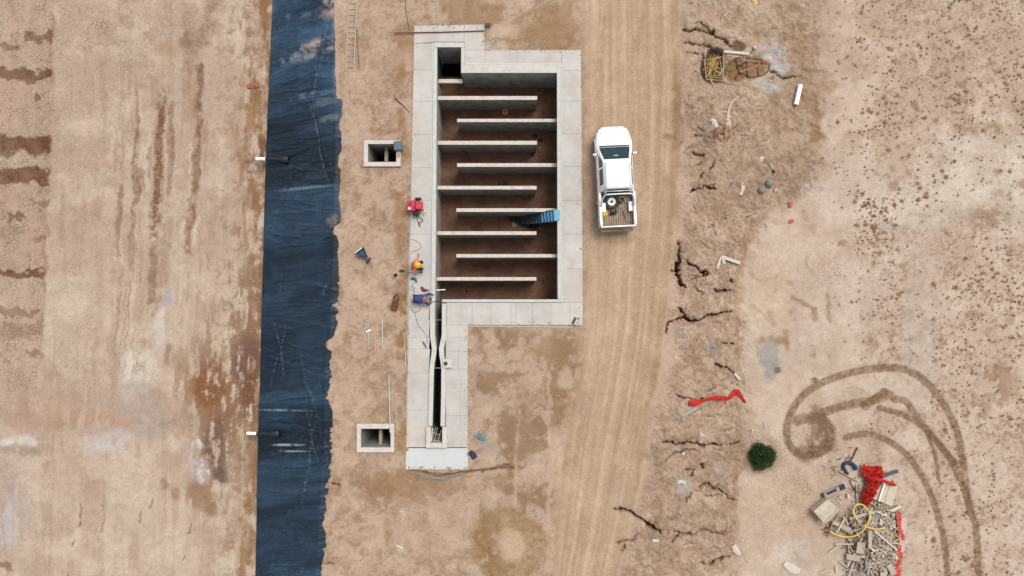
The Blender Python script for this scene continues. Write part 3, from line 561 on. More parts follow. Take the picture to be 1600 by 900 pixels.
redge = np.interp(pyv, [q[0] for q in LR], [q[1] for q in LR])+edge_n*np.where(pyv < 150, .25, np.where(pyv > 430, 1.1, .6))+np.where(pyv < 155, -5, 0)+np.where((pyv > 155) & (pyv < 172), 3, 0)
for y0, y1, dd in [(185,205,-5),(238,262,-6),(350,368,-9),(472,482,-6),(490,500,-6),(528,546,-11),(560,585,-5)]: redge += dd*np.exp(-((pyv-(y0+y1)/2)/((y1-y0)/2))**4)*(.6+.5*fbm(pyv, pyv*0, 7, 2, 35))
Pr = np.array([tuple(at(float(x), float(y), .03)) for x, y in zip(redge, pyv)])
Vx = Pl[:, None, 0]*(1-u)+Pr[:, None, 0]*u; Vy = Pl[:, None, 1]*(1-u)+Pr[:, None, 1]*u
Vz = zbase(Vx, Vy)+.03
skew = Vy-.16*Vx
w1 = fbm(Vx*.28, skew, .9, 4, 41); w2 = fbm(Vx*.25+3, Vy-.3*Vx, .3, 3, 42); w3 = fbm(Vx, Vy*.3, .35, 3, 43); rid = 1-np.abs(fbm(Vx*.12, Vy-.2*Vx, .9, 2, 44)-.5)*2.4
rid2 = 1-np.abs(fbm(Vx*.2+9, Vy*.9-Vx*.35, 1.3, 2, 45)-.5)*3
env = np.sin(np.pi*np.clip(u*.94+.04, 0, 1))**.5
FO = np.zeros_like(Vx); rf = random.Random(8); v0 = Vy[:, 0]
for k in range(420):
    cx0 = rf.uniform(.0, 1.0); yc = rf.uniform(v0.min(), v0.max()); ang = rf.choice([rf.uniform(-.02, .30), rf.uniform(.02, .22), rf.uniform(.05, .4), rf.uniform(-.3, -.05), rf.uniform(.0, .3)]) if k % 12 else rf.uniform(1.2, 1.9)
    Lf = rf.uniform(.5, 3.4); wf = rf.uniform(.025, .10); hf = rf.uniform(.015, .065)*(1 if rf.random() < .8 else -1)
    i0, i1 = np.searchsorted(-v0, -(yc+2.6)), np.searchsorted(-v0, -(yc-2.6)); q_ = (slice(i0, i1), slice(0, nu))
    xc_ = float(Vx[(i0+i1)//2 if i1 > i0 else 0, int(cx0*(nu-1))]); dx = Vx[q_]-xc_; dy = Vy[q_]-yc
    a_ = dx*math.cos(ang)+dy*math.sin(ang); b2 = -dx*math.sin(ang)+dy*math.cos(ang)+.06*np.sin(a_*2.2+k)+.02*np.sin(a_*6+k)
    FO[q_] += hf*np.exp(-(b2/wf)**2)*np.exp(-(a_/Lf*1.4)**4)
Vz = Vz+env*(.10*w1+.018*w2+.012*w3+FO)+.006
_, LPY = proj(Vx, Vy, Vz); LPX, _ = proj(Vx, Vy, Vz)
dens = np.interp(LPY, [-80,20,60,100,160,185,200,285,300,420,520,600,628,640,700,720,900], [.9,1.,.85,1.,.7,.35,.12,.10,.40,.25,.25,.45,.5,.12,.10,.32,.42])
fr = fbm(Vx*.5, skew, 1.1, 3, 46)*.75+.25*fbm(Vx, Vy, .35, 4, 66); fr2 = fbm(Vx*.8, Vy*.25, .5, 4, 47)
film = np.clip(dens*(.45+.8*ss(.25, .85, fr))+.08*ss(.6, .9, fr2)+1.9*np.clip(FO, 0, .08)+.25*ss(.5, .85, w1), 0, 1.2)  # bluish haze bands and sheen on fold crests are painted into this colour
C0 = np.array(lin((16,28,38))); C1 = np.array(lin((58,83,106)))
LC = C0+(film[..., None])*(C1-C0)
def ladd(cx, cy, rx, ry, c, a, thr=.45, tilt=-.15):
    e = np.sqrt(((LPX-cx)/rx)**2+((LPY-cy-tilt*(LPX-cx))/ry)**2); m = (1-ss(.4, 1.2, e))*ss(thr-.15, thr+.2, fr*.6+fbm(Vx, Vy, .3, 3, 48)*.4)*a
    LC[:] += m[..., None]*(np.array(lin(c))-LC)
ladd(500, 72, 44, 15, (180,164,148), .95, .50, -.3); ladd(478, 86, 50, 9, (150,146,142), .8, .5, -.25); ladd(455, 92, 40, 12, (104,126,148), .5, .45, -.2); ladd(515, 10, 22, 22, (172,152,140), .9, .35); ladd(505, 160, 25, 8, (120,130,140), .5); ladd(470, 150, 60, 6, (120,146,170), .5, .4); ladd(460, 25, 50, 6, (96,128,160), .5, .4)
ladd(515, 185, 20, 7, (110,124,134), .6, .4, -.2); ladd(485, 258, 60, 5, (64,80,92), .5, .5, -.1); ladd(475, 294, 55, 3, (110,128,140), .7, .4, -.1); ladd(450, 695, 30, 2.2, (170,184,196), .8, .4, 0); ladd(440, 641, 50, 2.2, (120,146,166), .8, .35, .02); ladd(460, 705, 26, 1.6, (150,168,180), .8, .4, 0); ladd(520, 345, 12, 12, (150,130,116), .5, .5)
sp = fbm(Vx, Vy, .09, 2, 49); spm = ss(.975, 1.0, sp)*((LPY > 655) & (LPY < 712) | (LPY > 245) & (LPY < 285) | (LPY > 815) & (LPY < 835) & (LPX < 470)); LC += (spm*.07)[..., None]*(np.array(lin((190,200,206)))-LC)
nyl = len(pyv); ii = np.arange(nyl*nu).reshape(nyl, nu); Q = np.stack([ii[1:, :-1], ii[1:, 1:], ii[:-1, 1:], ii[:-1, :-1]], -1).reshape(-1, 4)
me = grid_mesh('pond_liner', np.stack([Vx, Vy, Vz], -1).reshape(-1, 3), Q, lm); vcol(me, 'film', np.clip(LC, .004, .8).reshape(-1, 3))  # film stores the liner colour with its painted haze and sheen
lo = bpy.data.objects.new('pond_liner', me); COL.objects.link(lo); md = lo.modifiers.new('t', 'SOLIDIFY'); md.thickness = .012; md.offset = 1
tag(lo, 'long wrinkled black plastic pond liner with ragged sandy right edge', 'plastic liner')

# outlet pipes through the liner
for i, (px, py, lab) in enumerate([(400,248,'white pipe poking out of the black liner beside its darkest upper band'), (386,677,'white pipe poking out of the liner, level with the lower square shaft')]):
    a = at(px, py, -.45); e = at(px+42, py+1, -.46); t = thing('outlet_pipe', lab, 'pipe', a, 0, 'white pipes through the liner')
    MB().tube([a, a+(e-a)*.45], [.085]*2, 20).build('pipe', M_wpl, t, world=True, smooth=False)
    MB().tube([a+Vector((-.002,0,0)), a+Vector((.03,0,0))], .065, 16).build('shade_disc', M_black, t, world=True)  # black disc on the capped end paints the shade inside the pipe
    bt = mat('liner_boot', (20,32,44), .5, .2, 8)
    MB().tube(spline([a+(e-a)*.36, a+(e-a)*.6, a+(e-a)*.85, e+Vector((.25,0,-.1))], 4), [.092]*5+[.10]*3+[.13,.17,.2,.22,.24], 18).build('sleeve', bt, t, world=True, smooth=True)

# ------------------------------------------------------------------ CONCRETE TANK
ZF = -2.35; ZD = .05; ZW = .085
tank = thing('settling_tank', 'large grey concrete baffled tank with narrow outlet channel and wide walkway deck', 'concrete tank', at(775, 300, 0))
def quadpx(q, z): return [tuple(at(x, y, z).xy) for x, y in q]
def wallpx(mb, q, z0, z1): mb.prism(quadpx(q, z1), z0, z1)
dv, df, dt = [], [], []
def panel(q, z1=ZD, z0=-.12, gap=.007, tint=None):
    pts = [Vector(p) for p in quadpx(q, z1)]; c = sum(pts, Vector((0, 0)))/4
    a = sum(pts[i].x*pts[(i+1) % 4].y-pts[(i+1) % 4].x*pts[i].y for i in range(4)); pts = pts if a > 0 else pts[::-1]
    new = []
    for p in pts: d = p-c; new.append(Vector((p.x-math.copysign(gap, d.x), p.y-math.copysign(gap, d.y))))
    n = len(dv); dv.extend([(p.x, p.y, z0) for p in new]+[(p.x, p.y, z1) for p in new])
    df.extend([(n+3,n+2,n+1,n),(n+4,n+5,n+6,n+7)]+[(n+i, n+(i+1) % 4, n+4+(i+1) % 4, n+4+i) for i in range(4)])
    k = random.uniform(.96, 1.04); hu = random.uniform(-.008, .008); dt.extend([tint or (k+hu, k, k-hu)]*8)
def lerp(a, b, t): return a+(b-a)*t
lo_x = lambda y: lerp(647, 634, (y-40)/693); li_x = lambda y: lerp(676.8, 671.5, (y-70)/400) if y < 472 else (671.3 if y < 530 else 671.3)
ys_l = [68, 109, 158, 210, 262, 313, 366, 419, 472]
for a, c in zip(ys_l[:-1], ys_l[1:]): panel([(lo_x(a), a), (li_x(a), a), (li_x(c), c), (lo_x(c), c)])
panel([(647,40),(678,39.6),(678,65.5),(646.5,68)]); panel([(678,39.6),(726,38.6),(726,65.5),(678,65.5)]); panel([(726,38.6),(757,38),(758,78),(726,78)]); 
panel([(726,78),(757.5,78),(757.5,99.5),(726,99.5)]); panel([(757.5,78),(808,78),(808,99.5),(757.5,99.5)]); panel([(808,78),(858,78),(858,99.5),(808,99.5)]); panel([(858,78),(877.5,78),(877.5,99.2),(858,99.2)]); panel([(877.5,78),(908,78),(908.2,110),(877.8,110)])
ro_x = lambda y: lerp(908.2, 911, (y-110)/398)
ys_r = [110, 158, 209, 260, 313, 366, 420, 472]
for a, c in zip(ys_r[:-1], ys_r[1:]): panel([(877, a), (ro_x(a), a), (ro_x(c), c), (877.4, c)])
xs_b = [698, 738, 767, 798, 806, 832, 861, 890, 910.8]
for a, c in zip(xs_b[:-1], xs_b[1:]): panel([(a,472.5),(c,472.5),(c,508),(a,508)])
ys_c = [472, 500, 527, 545, 583, 641, 699]
for a, c in zip(ys_c[:-1], ys_c[1:]): panel([(lo_x(a), a), (672, a), (670, c), (lo_x(c), c)])
for a, c in zip([508,527,549,577,600,649], [527,549,577,600,649,699]): panel([(696.3, a), (731, a), (731, c), (696.3, c)])
me = bpy.data.meshes.new('deck'); off = tank.location; me.from_pydata([(x-off.x, y-off.y, z-off.z) for x, y, z in dv], [], df); me.update()
vcol(me, 'tint', np.array(dt)); me.materials.append(M_deck)
do = bpy.data.objects.new('deck', me); COL.objects.link(do); do.parent = tank; pass
sb = MB()      # dark joint bed below the panels
for q in ([(648,41),(756,39),(756,65),(648,65)], [(727,65.1),(756,65.1),(757,98),(727,98)], [(648,65.1),(676,65.1),(672.5,470),(636,470)], [(636,470.1),(671,470.1),(669,698),(634.6,698)], [(757.2,79),(877,79),(877,98),(757.2,98)], [(877.6,79),(907,79),(910,507),(878.2,507)], [(698,473),(878,473),(878,507),(698,507)], [(697.6,507.2),(730,507.2),(730,699),(696.5,699)]):
    wallpx(sb, q, -.14, .034)
sb.build('joint_bed', M_wallc, tank, world=True)
cw = MB()
wallpx(cw, [(676.8,73.8),(683.2,73.8),(680.4,471),(673.6,471)], ZF, ZW)            # left wall
wallpx(cw, [(676.8,66),(726,66),(726,73.8),(676.8,73.8)], ZF, ZW)
wallpx(cw, [(720.3,73.9),(726,73.9),(726,100),(720.3,100)], ZF, ZW)
wallpx(cw, [(720.3,100.1),(877,100.1),(877,114),(720.3,114)], ZF, ZW)
wallpx(cw, [(873,114.1),(876.6,114.1),(877.2,467.6),(873.6,467.6)], ZF, ZW)
wallpx(cw, [(690.6,467.7),(877.4,467.7),(877.4,472.2),(690.6,472.2)], ZF, ZW)
cw.build('tank_wall', M_wallc, tank, world=True, bevel=.01)
cp = MB()
for q in ([(676.9,74),(683,74),(680.2,471),(673.7,471)], [(677,66.2),(725.8,66.2),(725.8,73.7),(677,73.7)], [(720.5,74),(725.8,74),(725.8,99.8),(720.5,99.8)], [(720.5,100.2),(870,100.2),(870,113.8),(720.5,113.8)], [(870.2,100.2),(876.4,100.2),(877,467.5),(871.4,467.5)], [(690.8,467.9),(877.2,467.9),(877.2,472),(690.8,472)]):
    wallpx(cp, q, ZW-.02, ZW+.012)
cp.build('coping', M_cap, tank, world=True, bevel=.005)
jl = MB()
for q in ([(877,99.2),(878,99.2),(878.4,472),(877.4,472)], [(727,98.9),(877.2,98.9),(877.2,99.9),(727,99.9)], [(675.6,66),(676.5,66),(673.2,470),(672.2,470)]): wallpx(jl, q, .03, .068)
jl.build('joint_strip', M_joint, tank, world=True)
fl = MB(); wallpx(fl, [(650,120),(905,120),(905,480),(650,480)], ZF-.3, ZF+.003); fl.build('tank_floor', M_mud, tank, world=True)
# inlet shaft
fs = MB(); wallpx(fs, [(660,50),(740,50),(740,135),(660,135)], ZF-3.3, ZF-3.0); fs.build('shaft_floor', M_shade, tank, world=True)
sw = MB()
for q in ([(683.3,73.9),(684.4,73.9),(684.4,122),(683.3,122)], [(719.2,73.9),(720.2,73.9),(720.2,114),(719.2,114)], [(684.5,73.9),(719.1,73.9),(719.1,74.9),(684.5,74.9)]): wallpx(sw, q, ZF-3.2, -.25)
sw.build('shaft_shade_skin', M_shade, tank, world=True)  # added dark skins paint the depth shade onto the shaft walls
bmm = MB(); p0 = at(687.5, 123.5, -.62); p1 = at(722.5, 129.5, -.62); bmm.prism([(p0.x-.12,p0.y),(p1.x,p0.y),(p1.x,p1.y),(p0.x-.12,p1.y)], -.80, -.62); bmm.build('sill_beam', M_bafcap, tank, world=True, bevel=.01)
MB().tube([at(686,80,-.5), at(692,104,-1.6)], .012, 6).build('hanging_bar', M_steelw, tank, world=True)
# baffles
ZBF = -.45
BF = [(686,839.4,150,156),(714,869.5,185.6,190.6),(684.5,839,220,226),(714,869.8,255,260.6),(683,838.4,290.4,296),(713,870,325.4,331),(682.5,838.2,361.4,367),(713,870.3,397,402.4),(682,838,433,438.4)]
for x0, x1, y0, y1 in BF:
    q = quadpx([(x0,y0),(x1,y0),(x1,y1),(x0,y1)], ZBF); l, r_ = q[0][0], q[1][0]
    if x0 < 700: l = at(680, y0, ZW).x
    else: r_ = at(874, y0, ZW).x
    q = [(l,q[0][1]),(r_,q[1][1]),(r_,q[2][1]),(l,q[3][1])]
    o = MB().prism(q, ZF, ZBF-.03).build('baffle', M_baf, tank, world=True); 
    MB().prism([(a+(.001 if k in (1,2) else -.001), b_) for k, (a, b_) in enumerate(q)], ZBF-.028, ZBF).build('baffle_top', M_bafcap, o, bevel=.008).location = -Vector(tank.location)
# outlet channel
def strip(mb, Lp, Rp, z0, z1):
    for i in range(len(Lp)-1): wallpx(mb, [Lp[i], Rp[i], Rp[i+1], Lp[i+1]], z0, z1)
def ribbonw(mb, Lp, Rp, z0, z1):
    pl = [tuple(at(x, y, z1).xy) for x, y in Lp]; pr = [tuple(at(x, y, z1).xy) for x, y in Rp]; n = len(pl); vs = []
    for a, c in zip(pl, pr): vs += [(*a, z1), (*c, z1), (*a, z0), (*c, z0)]
    fs_ = []
    for i in range(n-1): k = 4*i; fs_ += [(k, k+1, k+5, k+4), (k+2, k+6, k+7, k+3), (k, k+4, k+6, k+2), (k+1, k+3, k+7, k+5)]
    fs_ += [(0, 2, 3, 1), (4*n-4, 4*n-3, 4*n-1, 4*n-2)]; mb.add(vs, fs_)
lc = MB(); rc = MB()
Lo = [(671.5,472),(671.6,500),(671.8,524),(673.4,535),(674.7,545),(673.6,556),(671.6,568),(670.8,580),(670,620),(669.2,666)]
Li = [(679.6,472),(679.4,500),(679.3,524),(680.6,535),(682.0,545),(681.0,556),(679.0,568),(677.8,580),(676.8,620),(675.6,666)]
Ri = [(690.4,474),(690.4,500),(690.2,524),(687.8,535),(685.8,545),(686.6,556),(688.6,568),(689.6,580),(689.2,620),(688.2,666)]
Ro = [(697.5,474),(697.4,500),(697.2,524),(695.4,535),(693.4,545),(694.0,556),(695.6,568),(696.2,580),(696,620),(695.2,666)]
ribbonw(lc, Lo, Li, -2.5, .16); ribbonw(rc, Ri, Ro, -2.5, .16)
lc.build('channel_kerb', M_cap, tank, world=True, bevel=.01); rc.build('channel_kerb', M_cap, tank, world=True, bevel=.01)
eb = MB()
for q in ([(665.5,667),(673.2,667),(673.2,700),(665.5,700)], [(690.8,667),(698.3,667),(698.3,700),(690.8,700)], [(673.3,692.4),(690.7,692.4),(690.7,700),(673.3,700)]): wallpx(eb, q, -2.5, .2)
eb.build('end_box', M_bafcap, tank, world=True, bevel=.015)
cf = MB(); wallpx(cf, [(660,471.5),(705,471.5),(705,702),(660,702)], -2.6, -2.45); cf.build('channel_floor', M_chmud, tank, world=True)
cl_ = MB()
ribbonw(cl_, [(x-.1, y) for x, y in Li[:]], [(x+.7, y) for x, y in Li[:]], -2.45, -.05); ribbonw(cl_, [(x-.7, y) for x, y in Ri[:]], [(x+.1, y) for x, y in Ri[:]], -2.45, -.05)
cl_.build('channel_shade_skin', M_shade, tank, world=True)  # added dark skins paint shade down the channel sides
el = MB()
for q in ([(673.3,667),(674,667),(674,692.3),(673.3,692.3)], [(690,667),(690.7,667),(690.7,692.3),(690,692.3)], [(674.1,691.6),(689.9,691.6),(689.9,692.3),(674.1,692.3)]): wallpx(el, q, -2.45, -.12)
el.build('box_shade_skin', M_shade, tank, world=True)  # added dark skins paint shade inside the end box
for a, b_ in [((674,690),(681,667)),((678,690),(684,668)),((673,674),(688,680)),((684,690),(689,672)),((676,688),(689,690))]: MB().tube([at(*a, -.1), at(*b_, -.05)], .014, 5).build('loose_bar', M_steelw, tank, world=True)
MB().bar(at(673.5,690,.21), at(676,669,.21), .05, .03).build('loose_lath', M_cap, tank, world=True); MB().bar(at(697,694,.22), at(702,679,.06), .04, .02).build('loose_lath', M_cap, tank, world=True)
ap = MB(); wallpx(ap, [(634.2,700.3),(731,700.3),(731.2,733.5),(633.8,733.5)], -.12, .025); ap.build('apron_slab', M_apron, tank, world=True, bevel=.01)
gb = MB(); c = at(698.8, 567.6, .22); gbb = MB()
wallpx(gbb, [(691.9,561),(706.4,561),(706.2,574.6),(691.7,574.6)], .0, .22); gbb.build('gauge_well', M_cap, tank, world=True, bevel=.01)
MB().tube([at(696.3,568,.2), at(696.3,568,.232)], .115, 22).build('well_rim', M_wallc, tank, world=True); MB().tube([at(696.3,568,.2), at(696.3,568,.236)], .10, 22).build('well_shade_disc', M_black, tank, world=True)  # black disc paints the dark of a hole; the block is solid
MB().tube([at(680,500,.10), at(690,500,.10)], .008, 5).build('cross_bar', M_steelw, tank, world=True); MB().tube([at(680,575,.1), at(690,575,.1)], .012, 5).build('cross_bar', M_steelw, tank, world=True)
MB().tube([at(720,525,.06), at(716,560,.06), at(720,600,.06), at(719,668,.06)], .007, 5).build('bar_mark', M_steelw, tank, world=True)

# square shafts
for i, ((a, b_, c, d), (e, f_, gg, h)) in enumerate(SH):
    lab = ['small square concrete shaft with slate bundle and brick on its rim', 'small square concrete shaft touched by the end of a long pale rod'][i]
    t = thing('inspection_shaft', lab, 'concrete shaft', at((a+c)/2, (b_+d)/2, 0), 0, 'square concrete shafts')
    rim = MB(); zr = .12
    for q in ([(a,b_),(c,b_),(c,f_),(a,f_)], [(a,h),(c,h),(c,d),(a,d)], [(a,f_+.05),(e,f_+.05),(e,h-.05),(a,h-.05)], [(gg,f_+.05),(c,f_+.05),(c,h-.05),(gg,h-.05)]): wallpx(rim, q, -4.6, zr)
    rim.build('shaft_wall', M_wallc, t, world=True, bevel=.01)
    rc_ = MB()
    for q in ([(a+.1,b_+.1),(c-.1,b_+.1),(c-.1,f_-.1),(a+.1,f_-.1)], [(a+.1,h+.1),(c-.1,h+.1),(c-.1,d-.1),(a+.1,d-.1)], [(a+.1,f_),(e-.1,f_),(e-.1,h),(a+.1,h)], [(gg+.1,f_),(c-.1,f_),(c-.1,h),(gg+.1,h)]): wallpx(rc_, q, zr-.01, zr+.015)
    rc_.build('rim', M_bafcap, t, world=True, bevel=.006)
    fl = MB(); wallpx(fl, [(a,b_),(c,b_),(c,d),(a,d)], -4.9, -4.6); fl.build('shaft_floor', M_black, t, world=True)  # floor coloured black to paint the shade at the shaft bottom
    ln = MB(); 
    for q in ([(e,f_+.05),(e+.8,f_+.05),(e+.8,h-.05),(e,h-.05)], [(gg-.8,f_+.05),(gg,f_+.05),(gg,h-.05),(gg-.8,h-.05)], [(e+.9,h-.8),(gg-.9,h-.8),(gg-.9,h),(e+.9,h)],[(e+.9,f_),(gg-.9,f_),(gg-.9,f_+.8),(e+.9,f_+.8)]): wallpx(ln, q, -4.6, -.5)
    ln.build('shaft_shade_skin', M_shade, t, world=True)  # added dark skins paint shade below the shaft rim
    bx = (601, 606) if i == 0 else (592, 597); bb = MB(); p0 = at(bx[0], f_, -.7); p1 = at(bx[1], h, -.7); q0 = at(bx[0], f_, zr); q1 = at(bx[1], h, zr)
    bb.prism([(p0.x,q0.y),(p1.x,q0.y),(p1.x,q1.y),(p0.x,q1.y)], -1.0, -.72); bb.build('cross_beam', M_rub2, t, world=True)

# ------------------------------------------------------------------ RIBBON / SHEET helper
def ribbon(pts, widths, amp=.06, seed=0, n=10, fold=1.0, lift=.03, ground=g):
    P = spline([tuple(ground(x, y, lift)) for x, y in pts], 8); m = len(P); mb = MB(); rr = random.Random(seed)
    wd = np.interp(np.linspace(0, 1, m), np.linspace(0, 1, len(widths)), widths)/30
    for i, p in enumerate(P):
        d = (P[min(i+1, m-1)]-P[max(i-1, 0)]).normalized(); sd_ = d.cross(Vector((0, 0, 1))).normalized()
        for k in range(n):
            t = k/(n-1)-.5; q = p+sd_*(t*wd[i]*(1+rr.uniform(-.12, .12)))
            a = float(fbm(np.array([q.x]), np.array([q.y]), .22, 3, seed+60)[0]); q = q+Vector((0, 0, amp*fold*a*(1-abs(t)*1.2)+abs(rr.gauss(0, amp*.12)))); mb.v.append(q)
    for i in range(m-1):
        for k in range(n-1): a = i*n+k; mb.f.append((a, a+1, a+n+1, a+n))
    return mb
def place_ribbon(name, label, cat, pts, widths, m, amp=.06, seed=0, n=10, group=None, lift=.03):
    mb = ribbon(pts, widths, amp, seed, n, lift=lift); c = mb.v[len(mb.v)//2].copy(); mb.v = [v-c for v in mb.v]
    o = mb.build(name, m, solid=.01, smooth=False); o.location = c; return tag(o, label, cat, group)
def solo(name, label, cat, mb, m, group=None, **k):
    c = sum(mb.v, Vector())/len(mb.v); c.z = min(v.z for v in mb.v); mb.v = [v-c for v in mb.v]
    o = mb.build(name, m, **k); o.location = c; return tag(o, label, cat, group)

# ------------------------------------------------------------------ PICKUP TRUCK
tp = at(962, 284, 0); tr = thing('pickup_truck', 'white double cab pickup parked beside the tank with a spare wheel in its bed', 'pickup truck', (at(962.0,276.5,1.0).x, at(962,276.5,1.0).y, -.04), R(2.9))
hull = MB(); st = [(2.66,.40,.72),(2.62,.60,.84),(2.50,.73,.93),(2.3,.835,.99),(2.0,.905,1.04),(1.6,.915,1.09),(1.0,.92,1.10),(.3,.92,1.08),(-.4,.92,1.07),(-.76,.92,1.07)]
prof = [(-.97,0,.32),(-1,0,.6),(-1,1,-.22),(-.985,1,-.10),(-.95,1,-.03),(-.86,1,0),(-.6,1,.012),(-.3,1,.02),(0,1,.024),(.3,1,.02),(.6,1,.012),(.86,1,0),(.95,1,-.03),(.985,1,-.10),(1,1,-.22),(1,0,.6),(.97,0,.32)]
for y, w_, h in st:
    for a, f_, zc in prof: hull.v.append(Vector((a*w_, y, f_*h+zc)))
npf = len(prof)
for i in range(len(st)-1):
    for k in range(npf-1): a = i*npf+k; hull.f.append((a, a+1, a+npf+1, a+npf))
hull.f.append(tuple(range(npf))); hull.f.append(tuple((len(st)-1)*npf+k for k in range(npf))[::-1])
hull.build('body', M_white, tr, smooth=True).modifiers.new('e', 'EDGE_SPLIT').split_angle = R(50)
def rring(hw, y0, y1, z, rr_, n=5):
    o = []
    for cx, cy, a0 in ((hw-rr_, y1-rr_, 0), (-hw+rr_, y1-rr_, 90), (-hw+rr_, y0+rr_, 180), (hw-rr_, y0+rr_, 270)):
        for k in range(n): a = R(a0+90*k/(n-1)); o.append(Vector((cx+rr_*math.cos(a), cy+rr_*math.sin(a), z)))
    return o
cb = MB(); rings = [rring(.88,-.76,1.62,1.04,.10), rring(.845,-.76,1.52,1.12,.12), rring(.70,-.70,.80,1.62,.14), rring(.655,-.68,.70,1.715,.14), rring(.60,-.64,.62,1.755,.13), rring(.50,-.5,.5,1.775,.12), rring(.25,-.2,.3,1.785,.1)]
nr = len(rings[0])
for r_ in rings: cb.v += r_
for i in range(len(rings)-1):
    for k in range(nr): a = i*nr+k; b2 = i*nr+(k+1) % nr; cb.f.append((a, b2, b2+nr, a+nr))
cb.f.append(tuple((len(rings)-1)*nr+k for k in range(nr))); cb.f.append(tuple(range(nr))[::-1])
cb.build('cab', M_white, tr, smooth=True).modifiers.new('e', 'EDGE_SPLIT').split_angle = R(40)
def pane(name, q, m, nrm, th=.012, parent=tr):
    q = [Vector(v) for v in q]; n = Vector(nrm).normalized(); mb = MB(); vs = [v-n*.05 for v in q]+[v+n*th for v in q]
    mb.add(vs, [(3,2,1,0),(4,5,6,7),(0,1,5,4),(1,2,6,5),(2,3,7,6),(3,0,4,7)]); return mb.build(name, m, parent, bevel=.008)
# windscreen plane between ring2 (z1.12,y1.52) and ring3 (z1.62,y.98)
pane('windscreen', [(-.78,1.50,1.13),(.78,1.50,1.13),(.62,.80,1.615),(-.62,.80,1.615)], M_glass, (0,.5,.72), .014)
for s in (-1, 1):
    f = lambda y, z: (s*(.845-(z-1.12)*.29), y, z)
    pane('side_window', [f(1.12,1.17), f(.46,1.17), f(.46,1.57), f(.74,1.57)], M_glass2, (s,0,.29), .014)
    pane('side_window', [f(.36,1.17), f(-.46,1.17), f(-.42,1.57), f(.36,1.57)], M_glass2, (s,0,.29), .014)
    MB().bar((s*.595,.62,1.762), (s*.60,-.62,1.762), .02, .02).build('roof_channel', M_seam, tr)
    mi = MB().box((s*1.02,1.16,1.14), (.19,.10,.16)).build('door_mirror', M_white, tr, bevel=.035); MB().bar((s*.88,1.14,1.10), (s*.98,1.15,1.11), .05, .05).build('mirror_arm', M_trim, mi)
    MB().box((s*1.02,1.105,1.14), (.15,.02,.12)).build('mirror_glass', M_grey, mi)
    hl = MB().box((s*.67,2.47,.83), (.26,.16,.18), rz=-s*.45).build('headlight', M_grey, tr, bevel=.04)
    for y in (1.62, -1.62):
        wh = MB(); prf = [(.24,-.12),(.35,-.125),(.385,-.09),(.39,0),(.385,.09),(.35,.125),(.24,.12)]; M3 = Matrix.Rotation(R(90), 3, 'Y')
        wo_ = wh.lathe((s*.82, y, .385), prf, 28, M=M3).build('wheel', M_tyre, tr, smooth=False)
        MB().lathe((s*.945, y, .385), [(.02,-.01),(.23,-.02),(.25,.0),(.235,.012),(.08,.0),(.05,.02)], 24, M=M3).build('rim', M_grey, wo_)
        fa = MB(); ang = [R(a) for a in range(-10, 191, 12)]
        fa.tube([(s*.915, y+.46*math.cos(a), .40+.46*math.sin(a)) for a in ang], .045, 6).build('wheel_arch', M_white, tr, smooth=True)
    for yy in (.41, -.60, 1.35):
        MB().bar((s*.922, yy, .45), (s*.922, yy, 1.0), .006, .012).build('door_seam', M_seam, tr)
    for yy in (.62, -.18): MB().box((s*.93, yy, .95), (.03,.16,.03)).build('door_handle', M_grey, tr, bevel=.008)
    MB().bar((s*.80,1.55,1.112), (s*.62,2.42,1.01), .010, .012).build('bonnet_seam', M_seam, tr)
    MB().tube([(s*.1,1.50,1.155), (s*.45,1.42,1.235)], .010, 5).build('wiper', M_trim, tr)
MB().box((0,1.57,1.118), (1.5,.09,.016)).build('cowl', M_trim, tr, bevel=.01)
MB().box((0,2.555,.66), (.85,.06,.20)).build('grille', M_trim, tr, bevel=.02)
MB().prism([(-.84,2.38),(-.6,2.62),(0,2.68),(.6,2.62),(.84,2.38),(.84,2.30),(-.84,2.30)], .40, .66).build('front_bumper', M_white, tr, bevel=.04)
MB().box((0,1.0,1.505), (.24,.05,.03)).build('inside_mirror', M_grey, tr, bevel=.01)
pane('rear_window', [(-.58,-.735,1.18),(.58,-.735,1.18),(.50,-.70,1.55),(-.50,-.70,1.55)], M_glass2, (0,-1,.15), .02)
MB().tube([(.12,-.40,1.785),(.12,-.50,1.86)], .010, 6).build('aerial', M_trim, tr)
# load bed
zt = 1.16
for s in (-1, 1): MB().prism([(s*.93,-.79),(s*.80,-.79),(s*.80,-2.44),(s*.90,-2.50),(s*.93,-2.42)], .50, zt).build('bed_side', M_white, tr, bevel=.03)
MB().box((0,-.83,.85), (1.58,.06,.60)).build('bed_front', M_trim, tr)
for s in (-1, 1): MB().box((s*.69,-1.52,.90), (.22,.50,.24)).build('wheel_box', M_white, tr, bevel=.04)
bf_ = MB()
for k in range(13): bf_.box((-.72+k*.12,-1.64,.765), (.085,1.56,.03))
MB().box((0,-1.64,.735), (1.60,1.60,.04)).build('bed_pan', M_twig, tr)
bf_.build('bed_floor', M_bed, tr, bevel=.006)
MB().box((0,-2.52,.86), (1.78,.07,.60)).build('tailgate', M_white, tr, bevel=.02); MB().box((0,-2.47,1.10), (1.52,.02,.10)).build('tailgate_seal', M_trim, tr)
MB().box((0,-2.66,.55), (1.70,.16,.16)).build('rear_bumper', M_bed, tr, bevel=.03)
for s in (-1, 1): MB().box((s*.86,-2.525,.92), (.09,.06,.26)).build('tail_light', M_red, tr, bevel=.01)
rb = MB(); rb.tube(spline([(-.84,-1.50,1.17),(-.78,-1.15,1.45),(-.66,-1.0,1.60),(-.5,-.97,1.63),(.5,-.97,1.63),(.66,-1.0,1.60),(.78,-1.15,1.45),(.84,-1.50,1.17)], 5), .042, 10)
